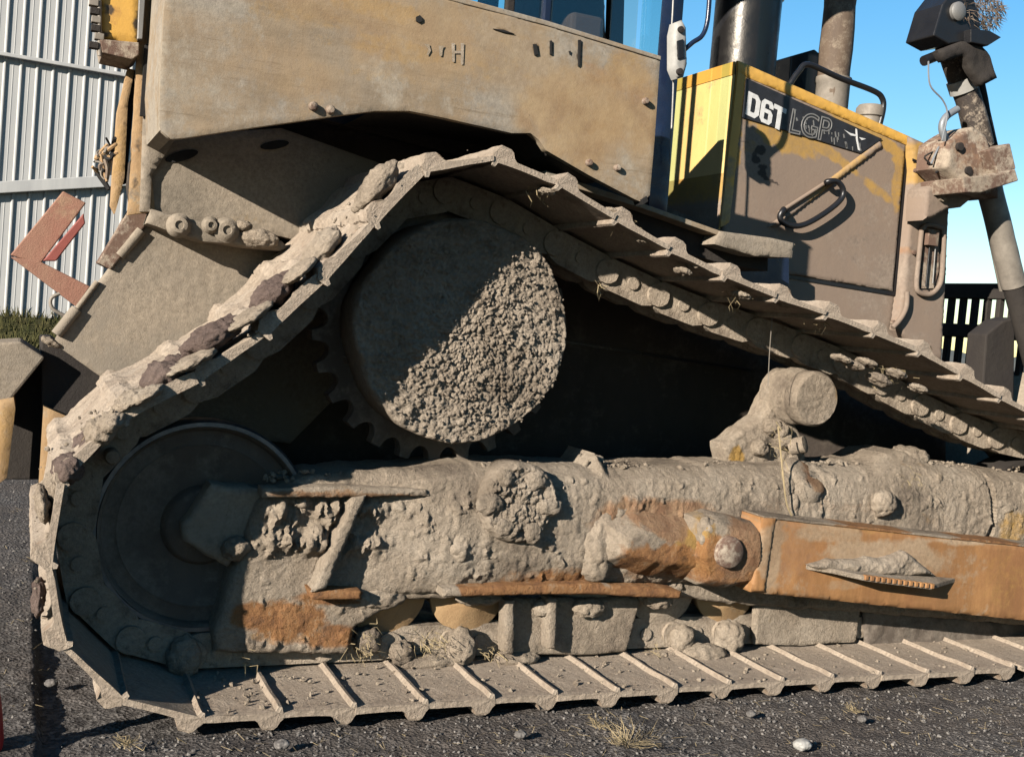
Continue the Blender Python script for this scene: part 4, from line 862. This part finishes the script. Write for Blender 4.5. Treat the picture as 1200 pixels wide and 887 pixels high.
# ---- things on the hood top
lathe('muffler', P(868, 100, 1.45)-Vector((0, 0, .0)), [(.150, -.1), (.152, .39), (.16, .395), (.16, .43), (.14, .46), (.14, .9), (0, .91)], M_black, DZ, 48, axis=(0, 0, 1))
p = P(970, 160, 1.35); q = P(978, -60, 1.35)
lathe('exhaust_collar', p, [(.079, -.05), (.079, .24), (.085, .25), (.085, .27), (0, .28)], M_rod, DZ, 36, .001, 10, axis=(0, 0, 1))
tube('exhaust_stack', [p+Vector((0, 0, .1))+(Vector((-.01, 0, 1)))*t for t in np.linspace(0, 1.1, 12)], [.076+.003*math.sin(i*2.3) for i in range(12)], M_pipe, DZ, 28, .004)
prism('battery_box', [(927, 66), (955, 58), (975, 75), (968, 128), (924, 110)], 1.5, 1.7, M_black, DZ, .006)
tube('hood_rail', smoothpath([P(925, 100, 1.1), P(936, 84, 1.1), P(948, 76, 1.1), P(985, 92, 1.1), P(1024, 107, 1.1), P(1034, 116, 1.1), P(1035, 128, 1.1), P(1031, 146, 1.1)], 6), .013, M_black, DZ, 10)
lathe('filler_cap', P(1018, 150, 1.15), [(.056, -.1), (.056, .045), (.065, .05), (.065, .085), (.054, .1), (0, .102)], M_rod, DZ, 28, .001, 10, axis=(0, 0, 1))

# ---- lift cylinder, yoke and work lamps
tube('lift_cylinder', seg(P(1158, 215, .9), P(1188, 335, .9), 10), .056, M_rod, DZ, 24, .003)
tube('lift_cylinder_hose', seg(P(1152, 225, .95), P(1176, 340, .95), 8), .02, M_rod, DZ, 12, .002)
tube('cylinder_rod', seg(P(1188, 335, .9), P(1212, 425, .9), 6), .05, M_dark, DZ, 24, .003)
slab('cylinder_yoke', [(1112, 166), (1124, 158), (1142, 148), (1158, 160), (1168, 190), (1172, 232), (1138, 226), (1122, 210), (1108, 196)], .80, .98, M_rustd, DZ, .012, lambda x, z: .016*fbm(np.c_[x, x*0, z], 9, 5, 6), .012, .003, dict(pink=[(1140, 185, 30, 26, .35)]), seed=38)
prism('yoke_block', [(1158, 176), (1184, 168), (1191, 198), (1170, 204)], .74, .9, M_rustd, DZ, .006)
prism('yoke_block', [(1128, 208), (1170, 204), (1190, 198), (1194, 212), (1150, 226), (1130, 226)], .70, .95, M_rustd, DZ, .006)
for px, py in ((1125, 172), (1135, 200)): lathe('yoke_bolt', P(px, py, .79), [(.018, -.01), (.018, .006), (0, .008)], M_dark, DZ, 12)
tube('lamp_mast', smoothpath([P(1150, 172, .9), P(1140, 135, .9), P(1128, 95, .9), P(1116, 62, .9), P(1112, 54, .9)], 4), .058, M_mast, DZ, 24, .008)
tube('mast_pipe', smoothpath([P(1165, 180, .93), P(1156, 140, .93), P(1150, 110, .93), P(1146, 90, .93)], 4), .024, M_matte, DZ, 12, .002)
tube('mast_band', [P(1125.5, 93, .9), P(1130, 107, .9)], .063, M_grey, DZ, 28)
slab('mast_shield', [(1100, 60), (1128, 48), (1150, 50), (1163, 66), (1170, 92), (1152, 100), (1140, 86), (1130, 66), (1108, 72)], .76, .80, M_dark, DZ, .014, lambda x, z: .02*fbm(np.c_[x, x*0, z], 9, 5, 16), .008, .006, seed=39)
tube('shield_arm', seg(P(1082, 72, .82), P(1112, 60, .82), 5), .022, M_black, DZ, 10)
prism('work_lamp', [(1105, 5), (1118, -12), (1140, -8), (1150, 30), (1140, 48), (1112, 52), (1094, 42)], .78, .95, M_black, DZ, .006)
prism('work_lamp', [(1138, 34), (1160, 36), (1174, 44), (1158, 54), (1138, 50)], .74, .95, M_black, DZ, .004)
lathe('lamp_lens', P(1122, 14, .775), [(.04, -.01), (.04, .01), (.03, .018), (0, .02)], M_silver, DZ, 24)
V = []; Fc = []
for _ in range(900):
    a_ = random.uniform(0, 6.28); r_ = random.random()**.5; p = P(1152+24*r_*math.cos(a_), 12+24*r_*math.sin(a_), random.uniform(.76, .92)); d = Vector((random.uniform(-.03, .05), random.uniform(-.03, .03), random.uniform(-.05, .03))); n0 = len(V)
    V += [tuple(p), tuple(p+Vector((.004, 0, .004))), tuple(p+d)]; Fc.append((n0, n0+1, n0+2))
obj('brush_debris', V, Fc, M_pipe, DZ, False, kind='stuff')
tube('lamp_wire', smoothpath([P(1088, 72, .8), P(1090, 100, .8), P(1105, 118, .8), P(1110, 135, .8), P(1104, 165, .8)], 6), .004, M_wire, DZ, 6)
tube('hydraulic_hose', smoothpath([P(1122, 128, .84), P(1108, 138, .84), P(1104, 152, .84), P(1112, 172, .84), P(1116, 190, .84)], 6), .016, M_wire, DZ, 10)
for i in range(14):
    p = P(1108+random.uniform(-9, 9), 188+random.uniform(-14, 14), .86); pts = [p+Vector((random.uniform(-.05, .05), random.uniform(-.03, .03), random.uniform(-.06, .06))) for _ in range(4)]
    tube('wire_loop', smoothpath(pts, 5), random.uniform(.003, .006), (M_wire, M_matte, M_silver)[i % 3], DZ, 6)

# ---- blade with its barred spill guard
BX = 4.5
def bz(py): return PX(1140, py, BX).z
y0, y1 = PX(1215, 380, BX).y, 3.6
for nm, za, zb, t in (('blade_guard_rail', bz(350), bz(332), .06), ('blade_guard_rail', bz(396), bz(380), .05)):
    box(nm, (BX, y0, za), (BX+t, y1, zb), M_dark, DZ, .006)
yy = y0; dy = abs(PX(1122, 380, BX).y-PX(1136, 380, BX).y)
while yy < y1:
    box('blade_guard_bar', (BX+.008, yy, bz(440)), (BX+.04, yy+dy*.36, bz(350)), M_dark, DZ, .003); yy += dy
V = []; Fc = []; zs = np.linspace(.05, bz(438), 14)
for z in zs: V += [(BX+.12-.22*math.sin((z-.05)/1.1*math.pi), y0-.25, z), (BX+.12-.22*math.sin((z-.05)/1.1*math.pi), y1, z)]
for i in range(13): Fc.append((2*i, 2*i+1, 2*i+3, 2*i+2))
bl = obj('blade', V, Fc, M_body, DZ, True); sol = bl.modifiers.new('s', 'SOLIDIFY'); sol.thickness = .06
prism('blade_post', [(1156, 392), (1176, 376), (1190, 372), (1188, 480), (1150, 480)], .98, 1.1, M_dark, DZ, .008)

# ---- straw and threads caught in the chain
V = []; Fc = []
def strand(p, d, w_):
    n0 = len(V); p = Vector(p); d = Vector(d); m = p+d*.5+Vector((random.uniform(-.02, .02), random.uniform(-.02, .0), random.uniform(-.01, .02)))
    s = Vector((w_, 0, w_*.5)); V.extend([tuple(p), tuple(p+s), tuple(m), tuple(m+s), tuple(p+d)]); Fc.extend([(n0, n0+1, n0+3, n0+2), (n0+2, n0+3, n0+4)])
for px, py, rx, ry, n in [(425, 755, 22, 18, 70), (505, 752, 24, 16, 80), (580, 765, 16, 10, 40), (770, 765, 14, 14, 30), (290, 780, 5, 16, 12), (700, 335, 8, 6, 10), (1035, 440, 24, 16, 60), (640, 225, 20, 8, 40), (730, 265, 16, 8, 40), (865, 345, 20, 6, 30), (960, 375, 14, 6, 20), (1070, 560, 10, 8, 20), (120, 500, 16, 10, 40), (915, 520, 12, 25, 30)]:
    Yb = .3 if py > 600 else .12
    for _ in range(n):
        p = P(px+random.gauss(0, rx*.5), py+random.gauss(0, ry*.5), Yb+random.uniform(-.06, .08)); strand(p, (random.uniform(-.03, .03), random.uniform(-.02, .02), random.uniform(-.05, .02)), random.uniform(.001, .003))
obj('straw', V, Fc, M_straw, DZ, False, kind='stuff')
tube('thread', smoothpath([P(905, 372, .2), P(902, 410, .2), P(900, 452, .2)], 5), .0015, M_rod, DZ, 5)
tube('thread', smoothpath([P(912, 500, .25), P(918, 560, .2), P(922, 590, .19), P(928, 604, .19)], 5), .003, M_straw, DZ, 5)

# ---- dry grass tufts on the gravel, red thing at the left edge
V = []; Fc = []
for _ in range(1400):
    x = random.uniform(-1.0, 4.3); y = random.uniform(-1.2, .0) if x > .15 else random.uniform(-1.2, 3); z = float(gh(np.array([x]), np.array([y]))[0])+.006
    a_ = random.uniform(0, 6.28); l = random.uniform(.01, .05); strand((x, y, z), (l*math.cos(a_), l*math.sin(a_), random.uniform(0, .008)), random.uniform(.0006, .0016))
obj('dry_grass', V, Fc, M_straw, None, False, kind='stuff')
tl = [(735, 872, .075, 90, 'dry straw tuft on the gravel right in front of the middle of the track'), (700, 850, .03, 40, 'small low dry straw tuft just below the track shoe tips'), (1000, 833, .03, 40, 'sparse yellow straw tuft on the gravel below the push arm'), (150, 872, .03, 40, 'thin dry straw tuft on the gravel in front of the rear idler'), (45, 660, .04, 40, 'thin dry straw tuft on the gravel behind the rear idler')]
for px, py, s, n, lab in tl:
    d = ray(px, py); t = (-EYE-.03)/d.z; p0 = CAM+d*t; V = []; Fc = []
    for _ in range(n):
        a_ = random.uniform(0, 6.28); l = s*random.uniform(.5, 1.5); r_ = random.uniform(0, s*.5)
        strand((r_*math.cos(a_), r_*math.sin(a_), 0), (math.cos(a_)*l*.9, math.sin(a_)*l*.9, l*random.uniform(.15, .7)), random.uniform(.001, .0022))
    o = obj('dry_grass_tuft', V, Fc, M_straw, None, False, label=lab, cat='grass tuft', group='dry grass tufts on the gravel'); o.location = p0
d = ray(-16, 880); t = (-EYE-.03)/d.z; p0 = CAM+d*t
o = lathe('red_marker', (0, 0, 0), [(.035, 0), (.038, .03), (.03, .1), (.018, .17), (0, .18)], M_red, None, 32, axis=(0, 0, 1)); o.location = p0
tag(o, 'red rounded plastic object cut off by the left edge of the photo', 'marker')

# ---- fittings belong to the part they sit on
def first(n): return [o for o in bpy.data.objects if o.name == n][0]
for child, par in (('fender_bolt', 'fender'), ('fender_slot', 'fender'), ('stencil_mark', 'fender'), ('fender_top_rim', 'fender'), ('door_handle', 'hood_door'), ('door_latch_bar', 'hood_door'), ('door_crease', 'hood_door'), ('hood_trim', 'hood'),
                   ('cap_bolt', 'trunnion_cap'), ('step_tooth', 'arm_step'), ('step_mud', 'arm_step'), ('flange_bolt', 'panel_flange'), ('mirror_glass', 'mirror'), ('mirror_knob', 'mirror'), ('pivot_pin', 'pivot_knuckle'),
                   ('guard_bolt', 'radiator_guard'), ('grab_ring', 'radiator_guard'), ('latch_rod', 'radiator_guard'), ('bracket_pin', 'cylinder_bracket'), ('yoke_bolt', 'cylinder_yoke'), ('idler_disc', 'idler'), ('arm_end_plate', 'push_arm'), ('blade_guard_bar', 'blade')):
    p_ = first(par)
    for o in list(bpy.data.objects):
        if o.name.split('.')[0] == child and o.parent == DZ: o.parent = p_
